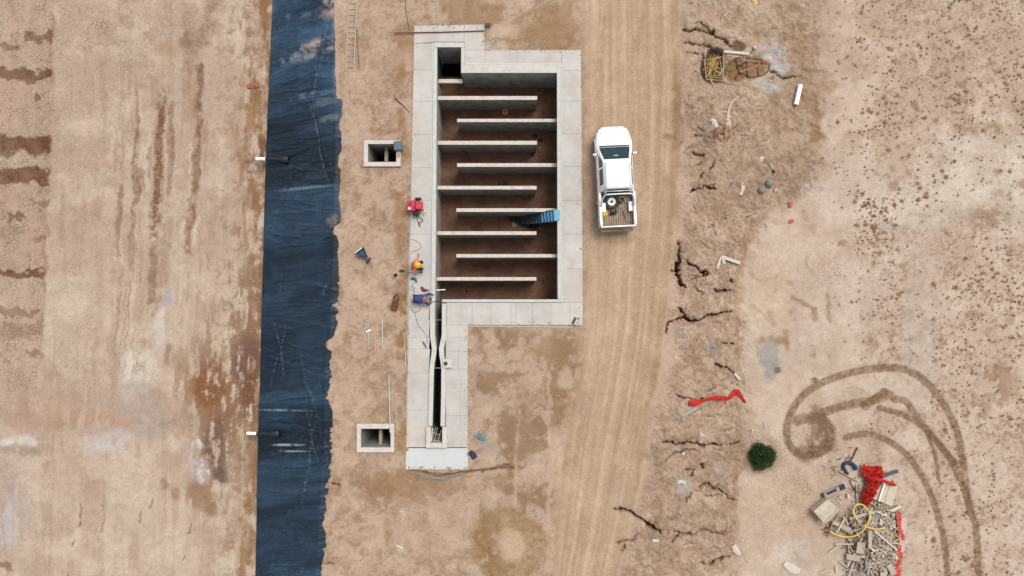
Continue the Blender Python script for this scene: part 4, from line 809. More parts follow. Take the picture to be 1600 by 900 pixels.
rb.tube([(-.70,-.84,1.18),(-.62,-.86,1.60)], .03, 8); rb.tube([(.70,-.84,1.18),(.62,-.86,1.60)], .03, 8); rb.tube([(-.66,-.80,1.56),(.66,-.80,1.56)], .03, 8)
rb.build('roll_bar', mat('pale_chrome', (226,232,234), .3, .05, 8, metal=.3), tr, smooth=True)
th_ = tr.matrix_basis.copy()
tmat = Matrix.Translation(tr.location) @ Matrix.Rotation(R(2.9), 4, 'Z')
def tl(x, y, z): return tmat @ Vector((x, y, z))
sp_ = thing('spare_wheel', 'grey spare wheel lying flat in the white pickup bed', 'wheel', tl(-.26,-1.24,.78), .3)
MB().lathe((0,0,.0), [(.19,.10),(.19,.02),(.26,.0),(.35,.02),(.385,.08),(.385,.17),(.35,.225),(.27,.235),(.21,.19),(.19,.10)], 36, caps=False).build('tyre', M_tyre, sp_, smooth=True)
MB().lathe((0,0,.10), [(.21,.0),(.205,.08),(.17,.06),(.15,.085),(.10,.09),(.065,.06),(.06,.0)], 30).build('rim', M_wpl, sp_, smooth=True); MB().lathe((0,0,.15), [(.055,0),(.05,.03)], 16).build('hub', M_black, sp_)
bk = thing('bucket', 'yellow bucket with dark inside standing by the spare wheel in the truck bed', 'bucket', tl(.27,-1.16,.78))
MB().lathe((0,0,0), [(.10,0),(.135,.28),(.145,.29),(.145,.30),(.125,.30),(.09,.03)], 24).build('tub', M_yel, bk, smooth=True); MB().lathe((0,0,.285), [(.112,0),(.117,.01)], 20).build('dark_inside', M_black, bk)  # black disc just below the rim gives the bucket its dark inside
MB().tube(spline([(-.14,0,.29),(-.05,-.12,.31),(.08,-.12,.31),(.14,0,.29)], 5), .006, 5).build('handle', M_grey, bk)
def helmet(parent, c=(0,0,0), r=.135, m=M_yel):
    MB().lathe(c, [(r*1.22,0),(r*1.2,.012),(r,.02),(r*.97,.06),(r*.82,.105),(r*.55,.135),(r*.2,.148),(.005,.15)], 24).build('shell', m, parent, smooth=True)
    rr_ = MB(); 
    for k in (-.035, 0, .035): rr_.tube(spline([(c[0]-r*.9,c[1]+k,c[2]+.09),(c[0]-r*.4,c[1]+k,c[2]+.145),(c[0]+r*.4,c[1]+k,c[2]+.145),(c[0]+r*.9,c[1]+k,c[2]+.09)], 4), .007, 5)
    rr_.build('ridge', m, parent, smooth=True); MB().prism([(c[0]+r*.7,c[1]-.08),(c[0]+r*1.5,c[1]-.06),(c[0]+r*1.6,c[1]),(c[0]+r*1.5,c[1]+.06),(c[0]+r*.7,c[1]+.08)], c[2]+.004, c[2]+.014).build('peak', m, parent, bevel=.003)
hh = thing('hard_hat', 'yellow hard hat lying on the ribbed floor of the truck bed', 'hard hat', tl(-.66,-1.83,.785), 1.2); helmet(hh)
rg = ribbon([(0,0),(1,1)], [1,1]); rag = MB(); 
for i in range(9):
    for k in range(7): rag.v.append(tl(-.37+i*.045+random.uniform(-.02,.02), -1.95+k*.035*(1.0+.3*math.sin(i))+i*.01, .79+random.uniform(0,.06)))
for i in range(8):
    for k in range(6): a = i*7+k; rag.f.append((a, a+1, a+8, a+7))
solo('rag', 'crumpled dark grey rag in the middle of the truck bed', 'rag', rag, M_trim, solid=.008)
solo('folded_sack', 'pale dusty sack lying flat in the truck bed below the yellow bucket', 'sack', MB().box(tl(.27,-1.45,.80), (.28,.22,.05), rz=.15), M_bed, bevel=.02)
solo('rusty_rod', 'short rust brown rod lying along the truck bed floor', 'rod', MB().tube([tl(.33,-1.68,.80), tl(.36,-1.95,.80), tl(.44,-2.28,.80)], .018, 6), M_rust)

# ------------------------------------------------------------------ LADDER
t = thing('ladder', 'long pale aluminium ladder lying on the sand beside the liner', 'ladder', g(549, 40))
A0, A1 = g(546.5,-28,.05), g(540.7,111,.05); B0, B1 = g(559.5,-28,.05), g(552.7,111,.05)
for a, b_ in ((A0, A1), (B0, B1)): MB().bar(a, b_, .03, .07).build('rail', M_slab, t, world=True, bevel=.004)
for k in range(15):
    s = (k+.6)/15.3; MB().tube([A0.lerp(A1, s), B0.lerp(B1, s)], .015, 6).build('rung', M_slab, t, world=True)
# generator / compressor on deck
def dk(px, py, z=0): return at(px, py, ZD+z)
gn = thing('generator', 'bright red wheeled generator standing on the left edge of the deck', 'generator', dk(649,322), 0)
MB().box(dk(643,322.5,.34), (.42,.54,.50), rz=.02).build('tank_housing', M_red, gn, world=True, bevel=.05)
MB().box(dk(655,321.5,.30), (.36,.42,.40), rz=-.03).build('engine_housing', M_red, gn, world=True, bevel=.04)
MB().tube([dk(640.7,318.8,.60), dk(640.7,318.8,.64)], .055, 18).build('filler_cap', M_trim, gn, world=True, bevel=.008)
MB().box(dk(647,324,.6), (.05,.13,.03), rz=.3).build('gauge_slot', M_black, gn, world=True, bevel=.01); MB().box(dk(639.6,325.6,.6), (.13,.09,.012)).build('sticker', M_wpl, gn, world=True)
for (x, y) in ((653.5,310.5),(651,334.5)):
    wt = MB().lathe(dk(x, y, .17), [(.06,-.05),(.15,-.055),(.17,0),(.15,.055),(.06,.05)], 22, M=Matrix.Rotation(R(90+12), 3, 'X')).build('wheel', M_black, gn, world=True, smooth=False)
    w2 = MB().lathe(dk(x, y, .17)+Vector((.02,0,0)), [(.02,-.06),(.065,-.062),(.065,.062),(.02,.06)], 16, M=Matrix.Rotation(R(90+12), 3, 'X')); w2.v = [v-Vector(gn.location) for v in w2.v]; w2.build('hub', M_grey, wt)
MB().tube([dk(651,312,.12), dk(650.5,334,.12)], .015, 8).build('axle', M_trim, gn, world=True)
MB().tube(spline([dk(652,328,.32), dk(658,328.4,.34), dk(662.5,328.6,.34)], 4), .025, 8).build('handle', M_red, gn, world=True); MB().tube([dk(664,329.5,.30), dk(664,329.5,.36)], .075, 20).build('pulley', M_red, gn, world=True, bevel=.01)
MB().tube([dk(664,329.3,.36), dk(664,329.3,.375)], .045, 16).build('pulley_face', M_wpl, gn, world=True)
mo = MB(); mo.box(dk(650.5,333.6,.30), (.34,.20,.22), rz=.1).build('motor', M_black, gn, world=True, bevel=.05)
solo('cable_bundle', 'thick black cable with clamp dropped below the red generator', 'cable', MB().tube(spline([dk(651,336,.06), dk(656,340,.03), dk(660.5,344,.02), dk(658.5,347,.02), dk(654,348,.02)], 5), .018, 6).tube(spline([dk(650,338,.03), dk(652.5,344,.02), dk(654,349,.02), dk(656.8,354.5,.02)], 5), [.012]*10+[.02,.028,.03,.028,.02,.015], 6), M_black, smooth=True)

# blue stair
sr_ = thing('metal_stair', 'blue steel stair descending from the deck edge into the tank', 'stair', dk(873,337))
topz = .10; P0 = at(866,337.5,topz); P1 = at(806,346,ZF+.15); 
TP = [at(865,328,.12), at(874.5,327.6,.12), at(875,344.4,.12), at(866,345.2,.12)]
MB().prism([p.xy for p in TP], .095, .125).build('landing', M_bluep, sr_, world=True, bevel=.006)
na, nb = at(865,329,.0), at(866,345.6,.0); fa_, fb_ = at(812,336,ZF+.05), at(816,351,ZF+.05)
for a, b_ in ((na, fa_), (nb, fb_)):
    MB().bar(a, b_, .035, .16).build('stringer', M_navy if a is na else M_blue, sr_, world=True, bevel=.005)
nt_ = 11
for k in range(nt_):
    s = (k+.6)/nt_; a = na.lerp(fa_, s); b_ = nb.lerp(fb_, s)
    d = (b_-a).normalized(); o = MB().bar(a+d*.02+Vector((0,0,.03)), b_-d*.02+Vector((0,0,.03)), .15, .03).build('tread', M_blue if k < 4 else M_navy, sr_, world=True, bevel=.005)  # upper treads are blue, lower ones a darker navy
for a, b_ in ((na, fa_), (nb, fb_)):
    lowe = a.lerp(b_, .42); MB().tube([lowe+Vector((0,0,.08)), b_+Vector((0,0,.10))], .03, 6).build('side_rail', M_navy, sr_, world=True)
solo('dark_tarpaulin', 'black tarpaulin bunched on the tank floor at the foot of the blue stair', 'tarpaulin', ribbon([(797,340),(815,343),(832,348),(842,352)], [10,22,20,12], .18, 5, 12, ground=lambda x, y, d: at(x, y, ZF+d)), M_black, solid=.01)
solo('plywood_scrap', 'square brown board lying on the tank floor beside the black tarpaulin', 'board', MB().box(at(804,350,ZF+.03), (.28,.32,.03), rz=.1), M_rub2)

# things inside tank
t = thing('cable_reel', 'small round orange brown reel on the tank floor below the first baffle', 'reel', at(789.3,176,ZF))
MB().lathe((0,0,0), [(.17,0),(.175,.03),(.09,.035),(.09,.15),(.175,.155),(.17,.19),(.03,.19)], 24).build('drum', M_stick, t, smooth=False); MB().lathe((0,0,.19), [(.045,0),(.04,.015)], 14).build('hub', M_rust, t)
solo('wire_mesh_scrap', 'grey scrap of wire mesh against the first baffle on the tank floor', 'mesh scrap', (lambda m: [m.tube([at(779+i*3,141,ZF+.05), at(780+i*3,151,ZF+.05)], .012, 5) for i in range(8)] and [m.tube([at(778,142+j*3,ZF+.06), at(802,141+j*3,ZF+.06)], .012, 5) for j in range(4)] and m)(MB()), M_grey)
solo('fallen_tool', 'dark tool lying on the tank floor near the right wall', 'tool', MB().bar(at(854,295,ZF+.05), at(861,303,ZF+.05), .12, .06).tube([at(851,299,ZF+.05), at(855,297,ZF+.05)], .02, 6), M_trim, bevel=.01)
solo('pipe_stub', 'thin white pipe jutting from the left tank wall beside the kneeling worker', 'pipe', MB().tube([at(679.5,453.5,-.25), at(696,452.6,-.25)], .028, 12), M_wpl)
for x, y, s, lb in [(836,213,.12,'larger dark mud clod on the tank floor right of the third baffle'),(845,219,.1,'smaller mud clod beside the large one right of the third baffle'),(832,242,.09,'mud clod just under the free end of the third baffle'),(782,289,.13,'wide mud clod against the middle of the fifth baffle'),(790,287,.1,'low mud clod touching the wide one at the fifth baffle'),(729,455,.06,'tiny mud clod on the tank floor below the last baffle')]:
    solo('mud_clod', lb, 'clod', MB().lathe(at(x,y,ZF), [(s,0),(s*1.2,.04),(s*.8,.09),(s*.2,.12)], 7), M_chmud, group='mud clods on the tank floor')

# deck clutter
rod = MB().tube([at(616,51.5,.10), at(690,50.2,.10), at(757,48,.10)], .028, 8); solo('reinforcing_bar', 'long rust brown bar lying across the top left corner of the deck', 'bar', rod, M_rust)
solo('wire_ball', 'small grey tangle of wire at the top corner of the deck', 'wire tangle', (lambda m: [m.tube([at(763,39,.12)+Vector((random.gauss(0,.07),random.gauss(0,.07),random.uniform(-.08,.08))) for _ in range(9)], .014, 5) for _ in range(5)] and m)(MB()), M_slate, smooth=True)
solo('white_batten', 'long thin white batten lying along the lower edge of the deck', 'batten', MB().bar(at(706,509.3,.03), at(895,511,.03), .05, .03), M_slab)
t = thing('spirit_level', 'small black and white tool on the bottom right corner of the deck', 'tool', dk(897,501)); 
MB().bar(dk(899.4,496,.05), dk(894.6,506,.05), .09, .08).build('black_case', M_black, t, world=True, bevel=.01); MB().bar(dk(903,498,.04), dk(896.5,507.5,.04), .07, .05).build('white_bar', M_slab, t, world=True, bevel=.008); MB().tube([dk(903.5,497.6,.02), dk(903.5,497.6,.08)], .045, 10).build('end_cap', M_black, t, world=True)
MB().tube([dk(898,507.3,.0), dk(898,507.3,.06)], .04, 10).build('end_cap', M_black, t, world=True)
solo('canvas_bag', 'curved teal grey strap on the deck above the kneeling worker', 'strap', MB().tube(spline([dk(642,437,.03), dk(646,435,.04), dk(649.5,437,.04), dk(650.5,442,.03)], 5), [.03,.05,.06,.07,.08,.08,.08,.08,.07,.07,.06,.06,.05,.05,.04,.03], 8), M_teal, smooth=True)
solo('angle_grinder', 'small reddish brown grinder on the deck just above the kneeling worker', 'power tool', MB().tube([dk(660,452,.05), dk(666,454,.06)], [.09,.07], 12).tube([dk(665,454,.05), dk(670,453,.05)], .035, 8).tube([dk(659.5,450,.02), dk(659.5,450,.05)], .08, 16), M_rust, smooth=False)
solo('trowel', 'small grey trowel on the deck just below the man in the yellow helmet', 'tool', MB().bar(dk(657,426,.02), dk(661,425,.02), .09, .02).tube([dk(654,426,.03), dk(657.5,426,.03)], .018, 6), M_slate)
solo('stone_lump', 'small brown lump on the deck between the two workers', 'stone', MB().lathe(dk(650,429,0), [(.05,0),(.055,.03),(.03,.06)], 7), M_rub2)
solo('grey_flask', 'slim grey bottle lying on the deck left of the channel throat', 'bottle', MB().tube([dk(661,534,.04), dk(665,541,.04), dk(666.5,544,.04)], [.04,.045,.02], 10), M_slate, smooth=True)
def cable(label, pts, r=.008, m=M_trim, gr=None):
    solo('power_cable', label, 'cable', MB().tube(spline([dk(x, y, .012) for x, y in pts], 6), r, 5), m, group=gr, smooth=True)
cable('thin dark cable looping over the deck between generator and helmeted worker', [(642,374),(650,376),(656.5,382),(657,387),(652,391),(644,393),(641,397)])
cable('coiled dark cable on the deck left of the kneeling worker', [(646,441),(644,447),(648,449),(646,454),(641,452),(643,447),(648,458),(643,460),(641,468),(648,473),(655,476),(656,484),(649,488),(643,484),(641,476),(646,470)])
cable('long dark cable trailing down the deck beside the channel', [(644,484),(649,492),(652,505),(660,516),(666,524),(668,533),(664,539),(660,534)])
sl_b = MB(); c0 = at(622.3,228,.24); sl_b.box(c0, (.46,.50,.24), rz=.05); sb_ = solo('slate_bundle', 'slate blue bundle resting on the corner of the upper square shaft', 'bundle', sl_b, M_slate, bevel=.06)
solo('brick', 'orange pink brick lying on the rim of the upper square shaft', 'brick', MB().box(at(622.8,241.5,.18), (.12,.23,.07)), M_brick, bevel=.008)
# blue-green hopper: wheelbarrow
t = thing('wheelbarrow', 'green wheelbarrow with blue load tipped on the sand near the liner', 'wheelbarrow', g(566,397))
wbp = [g(555,397,.30), g(566,386.5,.30), g(572,396,.42), g(574,402,.38), g(566,401,.40)]
hb = MB(); hb.v = [g(553.5,396,.38), g(567.2,385.2,.38), g(574.5,402,.30), g(571.5,404,.30), g(557,397.5,.10), g(566.5,389,.10), g(572,400,.10), g(570,401,.10)]
hb.f = [(0,1,5,4),(1,2,6,5),(2,3,7,6),(3,0,4,7),(4,5,6,7)]; hb.build('tray', mat('green_grey_metal', (84,112,104), .6, .2, 8), t, world=True, solid=.02)
MB().bar(g(554.5,395.5,.42), g(566,386.6,.42), .06, .04).build('rim_bar', mat('pale_green', (206,226,214), .6, .1, 8), t, world=True)
ld = MB(); ld.v = [g(562,397,.36), g(567.5,394.5,.40), g(570.5,400.5,.38), g(567,402.5,.34), g(566.5,398.5,.47)]; ld.f = [(0,1,4),(1,2,4),(2,3,4),(3,0,4)]; ld.build('load', mat('cobalt_sheet', (40,84,176), .6, .2, 9), t, world=True)
MB().lathe(g(575.5,407,.17), [(.05,-.04),(.16,-.045),(.18,0),(.16,.045),(.05,.04)], 20, M=Matrix.Rotation(R(-35), 3, 'Z') @ Matrix.Rotation(R(90), 3, 'Y')).build('wheel', M_tyre, t, world=True)
for q in ((556,398,559,404),(566,388,560,385)): pass
MB().tube([g(572,401,.2), g(577,409,.17)], .016, 6).build('fork', M_trim, t, world=True)
solo('rusty_can', 'small round black can standing on the sand beside the deck', 'can', MB().lathe(g(618.6,430), [(.08,0),(.085,.16),(.07,.16),(.06,.06)], 18), M_chmud)
solo('black_scrap', 'short blackened scrap of wood on the sand against the left deck edge', 'scrap', MB().bar(g(624,423,.04), g(632,423.5,.04), .10, .06), M_trim)
t = thing('rusty_box', 'rust orange open metal box with bent hoop lying on the sand left of the deck', 'metal box', g(617,472))
MB().bar(g(611.5,479,.08), g(621,482,.08), .30, .14).bar(g(613,478,.10), g(617,463,.10), .10, .16).bar(g(620,480,.10), g(623,467,.10), .06, .16).build('pan', M_rust, t, world=True, bevel=.01)
MB().tube(spline([g(615,466,.18), g(619,459,.2), g(623,465,.16), g(618,472,.12), g(616,478,.12)], 6), .022, 7).build('hoop', mat('dark_rust', (84,50,36), .85, .2, 9), t, world=True, smooth=True)
solo('small_red_tray', 'small pinkish red tray with debris lying left of the liner', 'tray', MB().box(g(395,134,.05), (.66,.26,.06), rz=R(7)).box(g(390,135,.10), (.12,.14,.05), rz=.2).box(g(397,134.5,.10), (.18,.05,.05), rz=-.3), mat('dusty_red', (176,116,98), .85, .3, 14, dirt=(170,60,50), dscale=9, damt=.8), bevel=.01)
# rod frames
t = thing('rod_frame', 'thin pale rod frame lying on bare sand below the rusty box', 'rod frame', g(586,524), 0, 'thin pale rod frames')
for a, b_, r_ in [((575,501),(576.5,547),.014),((597,499),(598,546),.024),((576,523),(597,522),.010),((586.5,523),(586.5,546),.010),((570,501),(577,500.5),.010)]: MB().tube([g(*a, .03), g(*b_, .03)], r_, 6).build('rod', M_steelw, t, world=True)
solo('white_splinter', 'short white stick lying over the upper rod frame', 'stick', MB().bar(g(572,519,.08), g(580,515,.08), .06, .03), M_wpl)
t = thing('rod_frame', 'tall thin pale rod frame leaning up to the lower square shaft', 'rod frame', g(612,625), 0, 'thin pale rod frames')
for a, b_, r_ in [((607.5,585),(609.5,676),.026),((628,587),(628.5,648),.009),((608,616),(629,615),.010),((619,616),(619.5,672),.010),((608,585.5),(628,585),.008)]: MB().tube([g(*a, .15 if r_ > .02 else .03), g(*b_, .16 if r_ > .02 else .03)], r_, 6).build('rod', M_steelw, t, world=True)
solo('pale_lath', 'thin pale lath standing against the left edge of the deck', 'lath', MB().bar(g(632.5,531,.05), g(631.5,547,.05), .035, .02).bar(g(633.3,549,.05), g(633.8,574,.05), .04, .02), M_slab)
solo('dark_wire', 'thin dark wire lying beside the ladder end', 'wire', MB().tube([g(557,45,.02), g(559,75,.02), g(561,106,.02)], .012, 5), M_trim)
solo('dark_string', 'thin dark string crossing the sand at the top left of the deck', 'string', MB().tube([g(633,-20,.02), g(634,15,.02), g(638,40,.02), g(640,48,.02)], .012, 5), M_trim)
solo('dark_stick', 'short dark stick with a bent end left of the upper deck', 'stick', MB().tube([g(616.5,153,.03), g(622,158,.03), g(628,163,.03), g(641,176,.02)], [.02,.03,.02,.008], 6), M_trim)
solo('plank_edge', 'long thin rust brown cord lying under the bottom edge of the deck', 'cord', MB().tube(spline([g(660,737,.02), g(700,740,.02), g(735,735,.02), g(770,732,.02), g(803,730,.02)], 5), .015, 5), M_rust)
rb_ = place_ribbon('blue_rag', 'navy blue rag dropped beside the bottom right deck corner', 'rag', [(734.5,705),(739,711),(743,716)], [7,10,8], M_navyc, .08, 11, 7); 
place_ribbon('teal_rag', 'faded teal cloth half buried in sand right of the channel deck', 'cloth', [(747,681),(752,684),(757,688)], [3,7,3], mat('faded_teal', (96,138,146), .9, .3, 12), .03, 12, 6)
solo('blue_sheet_strip', 'grey crumpled plastic strip on sand under the deck apron', 'plastic strip', ribbon([(656,745),(672,747),(690,747),(712,742),(724,738)], [3,4,5,4,2], .04, 13, 6), mat('grey_film', (140,128,116), .5, .2, 12), solid=.008)

# ------------------------------------------------------------------ PEOPLE
def skinmesh(name, V, E, m, parent, root=0, sub=2):
    me = bpy.data.meshes.new(name); me.from_pydata([v[0] for v in V], E, []); me.update(); me.materials.append(m)
    o = bpy.data.objects.new(name, me); COL.objects.link(o); o.parent = parent
    o.modifiers.new('skin', 'SKIN')
    if not me.skin_vertices: 
        bm = bmesh.new(); bm.from_mesh(me); bm.verts.layers.skin.verify(); bm.to_mesh(me); bm.free()
    for i, v in enumerate(V):
        r_ = v[1] if isinstance(v[1], tuple) else (v[1], v[1]); sv = me.skin_vertices[0].data[i]; sv.radius = r_; sv.use_root = (i == root)
    md = o.modifiers.new('sub', 'SUBSURF'); md.levels = sub; md.render_levels = sub
    me.polygons.foreach_set('use_smooth', [True]*len(me.polygons)); o.modifiers['skin'].use_smooth_shade = True
    return o
def person(label, loc, rz, J, shirt, trousers, vest=None, hat=None):
    """J: joints in local metres, +y is the facing direction"""
    t = thing('person', label, 'person', loc, rz); v = Vector
    keys = ['pel','spine','chest','neck','head','top']; rad = {'pel':.11,'spine':.095,'chest':.11,'neck':.055,'head':.088,'top':.07}
    V = [(v(J[k]), rad[k]) for k in keys]; E = [(i, i+1) for i in range(5)]
    for s in 'lr':
        n = len(V); V += [(v(J['sh'+s]), .055), (v(J['el'+s]), .043), (v(J['wr'+s]), .029), (v(J['ha'+s]), (.040,.020))]; E += [(2, n), (n, n+1), (n+1, n+2), (n+2, n+3)]
        d = (v(J['ha'+s])-v(J['wr'+s])).normalized(); sd_ = d.cross(v((0,0,1))); sd_ = sd_.normalized() if sd_.length > .1 else v((1,0,0))
        for k, ln in zip((-1.5,-.5,.5,1.5), (.062,.072,.068,.052)):
            m = len(V); b0 = v(J['ha'+s])+sd_*k*.020+d*.035; V += [(b0, .0095), (b0+d*ln*.55+v((0,0,-.012)), .0088), (b0+d*ln*.85+v((0,0,-.040)), .0078)]; E += [(n+3, m), (m, m+1), (m+1, m+2)]
        m = len(V); sg = -1 if s == 'l' else 1; b0 = v(J['wr'+s]).lerp(v(J['ha'+s]), .6)+sd_*sg*-.038; V += [(b0, .012), (b0+d*.035-sd_*sg*.018+v((0,0,-.01)), .0095)]; E += [(n+2, m), (m, m+1)]
        n = len(V); V += [(v(J['hi'+s]), .095), (v(J['kn'+s]), .06), (v(J['an'+s]), .040), (v(J['to'+s]), (.045,.03))]; E += [(0, n), (n, n+1), (n+1, n+2), (n+2, n+3)]
    skinmesh('body', V, E, M_skin, t)
    V = [(v(J['pel']), .165), (v(J['spine']), .172), (v(J['chest']), .20), (v(J['chest']).lerp(v(J['neck']), .6), .105)]; E = [(0,1),(1,2),(2,3)]
    for s in 'lr':
        n = len(V); e = v(J['el'+s]).lerp(v(J['wr'+s]), .75); V += [(v(J['sh'+s]), .10), (v(J['el'+s]), .066), (e, .05)]; E += [(2,n),(n,n+1),(n+1,n+2)]
    skinmesh('shirt', V, E, shirt, t, 1)
    V = [(v(J['pel']), .158)]; E = []
    for s in 'lr':
        n = len(V); V += [(v(J['hi'+s]), .118), (v(J['kn'+s]), .085), (v(J['kn'+s]).lerp(v(J['an'+s]), .85), .060)]; E += [(0,n),(n,n+1),(n+1,n+2)]
        d = v(J['to'+s])-v(J['an'+s]); b0 = v(J['an'+s])-d.normalized()*.05
        skinmesh('boot', [(b0, .05), (v(J['an'+s])+v((0,0,-.01)), .058), (v(J['to'+s]), (.055,.042))], [(0,1),(1,2)], M_hair, t, 1)
    skinmesh('trousers', V, E, trousers, t, 0)
    if vest:
        skinmesh('vest', [(v(J['spine']).lerp(v(J['pel']), .4), .162), (v(J['spine']), .165), (v(J['chest']), .182), (v(J['chest']).lerp(v(J['neck']), .4), .12)], [(0,1),(1,2),(2,3)], vest, t, 1)
    hd = v(J['head']); fw = v(J['face']).normalized(); up = (v(J['top'])-hd).normalized(); sd_ = fw.cross(up).normalized()
    f = MB(); f.lathe(hd+fw*.105-up*.0, [(.016,-.02),(.014,.0),(.006,.012)], 8).build('nose', M_skin, t, smooth=True)
    for s in (-1, 1):
        MB().lathe(hd+fw*.086+sd_*s*.034+up*.018-v((0,0,.008)), [(.004,0),(.012,.004),(.012,.012),(.004,.016)], 8).build('eye', M_hair, t); MB().lathe(hd+sd_*s*.096-v((0,0,.02)), [(.006,0),(.014,.015),(.016,.035),(.008,.05)], 8).build('ear', M_skin, t, smooth=True)
    MB().bar(hd+fw*.094-up*.045-sd_*.022, hd+fw*.094-up*.045+sd_*.022, .008, .008).build('mouth', M_rust, t)
    if hat:
        hp = bpy.data.objects.new('hard_hat', None)
        q = Matrix((fw, up.cross(fw).normalized(), up)).transposed().to_4x4(); 
        me_ = MB(); r_ = .148; c = (0,0,0)
        me_.lathe(c, [(r_*1.2,0),(r_*1.18,.012),(r_,.02),(r_*.97,.06),(r_*.82,.105),(r_*.55,.135),(r_*.2,.148),(.005,.15)], 28)
        me_.prism([(r_*.7,-.08),(r_*1.5,-.06),(r_*1.6,0),(r_*1.5,.06),(r_*.7,.08)], .004, .014)
        for k in (-.035,0,.035): me_.tube(spline([(-r_*.9,k,.09),(-r_*.4,k,.145),(r_*.4,k,.145),(r_*.9,k,.09)], 4), .008, 5)
        M4 = Matrix.Translation(hd+up*.015) @ q; me_.v = [M4 @ x for x in me_.v]; me_.build('hard_hat', hat, t, smooth=True)
    else:
        V = [(hd-fw*.045-up*.02, .105), (hd-fw*.03+up*.07, .095)]; skinmesh('hair', V, [(0,1)], M_hair, t, 0)
    return t
# squatting man in helmet, facing west-north-west ; local +y facing
J1 = dict(pel=(0,-.14,.30), spine=(0,-.10,.46), chest=(0,-.02,.66), neck=(0,.06,.84), head=(0,.12,.95), top=(0,.15,1.04), face=(0,.9,-.45),
    shl=(-.19,.0,.74), ell=(-.34,.08,.58), wrl=(-.48,.10,.48), hal=(-.55,.10,.45), shr=(.19,-.02,.74), elr=(.30,-.16,.60), wrr=(.34,-.36,.50), har=(.35,-.43,.47),
    hil=(-.10,-.04,.28), knl=(-.20,.32,.44), anl=(-.16,.12,.07), tol=(-.18,.30,.04), hir=(.10,-.04,.28), knr=(.20,.32,.44), anr=(.16,.12,.07), tor=(.18,.30,.04))
person('squatting person in yellow hard hat and salmon orange shirt', dk(652.8,416), R(-88), J1, M_orange, M_trous, M_vest, M_yel)
# kneeling man in blue, facing east
J2 = dict(pel=(0,-.40,.40), spine=(0,-.18,.50), chest=(0,.10,.52), neck=(0,.27,.50), head=(0,.38,.47), top=(0,.46,.42), face=(0,.45,-.9),
    shl=(-.18,.14,.52), ell=(-.27,.30,.32), wrl=(-.24,.42,.12), hal=(-.22,.49,.06), shr=(.18,.14,.52), elr=(.27,.26,.30), wrr=(.22,.40,.12), har=(.20,.47,.05),
    hil=(-.10,-.38,.36), knl=(-.16,-.08,.08), anl=(-.14,-.44,.07), tol=(-.14,-.56,.03), hir=(.10,-.38,.36), knr=(.16,-.08,.08), anr=(.14,-.44,.07), tor=(.14,-.56,.03))
person('person in blue shirt kneeling bent over the tank edge', dk(662.6,467.2), R(-90), J2, M_denim, M_trous)

# ------------------------------------------------------------------ RIGHT SIDE THINGS
def rbar(px0, py0, px1, py1, w_, h, z=.05): return MB().bar(g(px0, py0, z), g(px1, py1, z), w_, h)
t = thing('white_pipe', 'short thick white pipe lying alone on the bare ground at upper right', 'pipe', g(1247,149)); MB().tube([g(1250.5,133,.13), g(1243.5,164,.13)], .125, 24).build('pipe', M_wpl, t, world=True); MB().tube([g(1243.55,163.8,.13), g(1243.4,164.3,.13)], .10, 20).build('shade_disc', M_slate, t, world=True)  # slate disc on the capped end paints the shade in the pipe mouth
# stick lattice over pit
t = thing('stick_crate', 'ochre lattice of sticks over the dark pit beside the rills', 'stick lattice', g(1116,106))
rl = random.Random(3)
fr_ = MB(); fr_.tube([g(1100,92,.06), g(1104,124,.06)], .025, 6).tube([g(1131,78,.10), g(1130,125,.10)], .035, 6).tube([g(1104,124,.08), g(1130,126,.08), g(1152,132,.06)], .022, 6).build('frame', M_wood, t, world=True)
for k in range(26):
    if k % 2: a = (rl.uniform(1101,1112), rl.uniform(92,124)); b_ = (rl.uniform(1118,1132), min(126, max(88, a[1]+rl.gauss(0,11))))
    else: a = (rl.uniform(1102,1129), rl.uniform(86,98)); b_ = (min(1131, max(1102, a[0]+rl.gauss(0,11))), rl.uniform(112,126))
    MB().tube([g(*a, rl.uniform(-.05,.12)), g(*b_, rl.uniform(-.05,.12))], rl.uniform(.016,.028), 6).build('stick', M_stick, t, world=True)
solo('white_plank', 'straight white plank lying right of the stick lattice', 'plank', rbar(1132,80.5,1170,84,.14,.05,.10), M_salt, bevel=.01)
solo('branch', 'pale forked branch crossing the frame of the stick lattice', 'branch', MB().tube([g(1134,103,.16), g(1128,110,.14), g(1124,118,.12)], [.012,.02,.02], 6), M_salt)
solo('branch', 'short white twig pointing down below the stick lattice', 'twig', MB().tube([g(1110,122,.06), g(1112,128,.06), g(1116,133,.05)], [.02,.03,.02], 6), M_salt)
for x0, y0, x1, y1, lab in [(1167,106,1180,102,'faded red strip lying in the middle of the muddy puddle'),(1190,97,1199,99,'faded red block at the right end of the muddy puddle')]:
    solo('red_scrap', lab, 'scrap', rbar(x0,y0,x1,y1,.12,.06,.0), mat('brick_red', (176,72,50), .85, .3, 12), bevel=.01)
solo('stick', 'thin pale stick across the muddy puddle', 'stick', MB().tube([g(1158,112,.02), g(1184,102,.02)], .014, 6), M_salt)
place_ribbon('white_netting', 'long pale strip of netting widening toward its lower end', 'netting', [(1156,149),(1146,157),(1141,165),(1138,178),(1139,199)], [1.5,2,2.5,4,9], mat('pale_net', (214,198,184), .9, .2, 14), .04, 21, 7)
place_ribbon('white_bag', 'rounded white bag beside the pale netting strip', 'bag', [(1165,146),(1167,149),(1167,153)], [5,7,5], M_salt, .12, 22, 7)
place_ribbon('white_sack', 'torn white sack on the ash patch below the lattice', 'sack', [(1111,186),(1116,192),(1120,199)], [5,9,5], M_salt, .12, 23, 7)
solo('round_stone', 'single round white stone on the pale crust right of the pit', 'stone', MB().lathe(g(1178.5,75), [(.08,0),(.11,.06),(.08,.12),(.03,.14)], 12), M_salt, smooth=True)
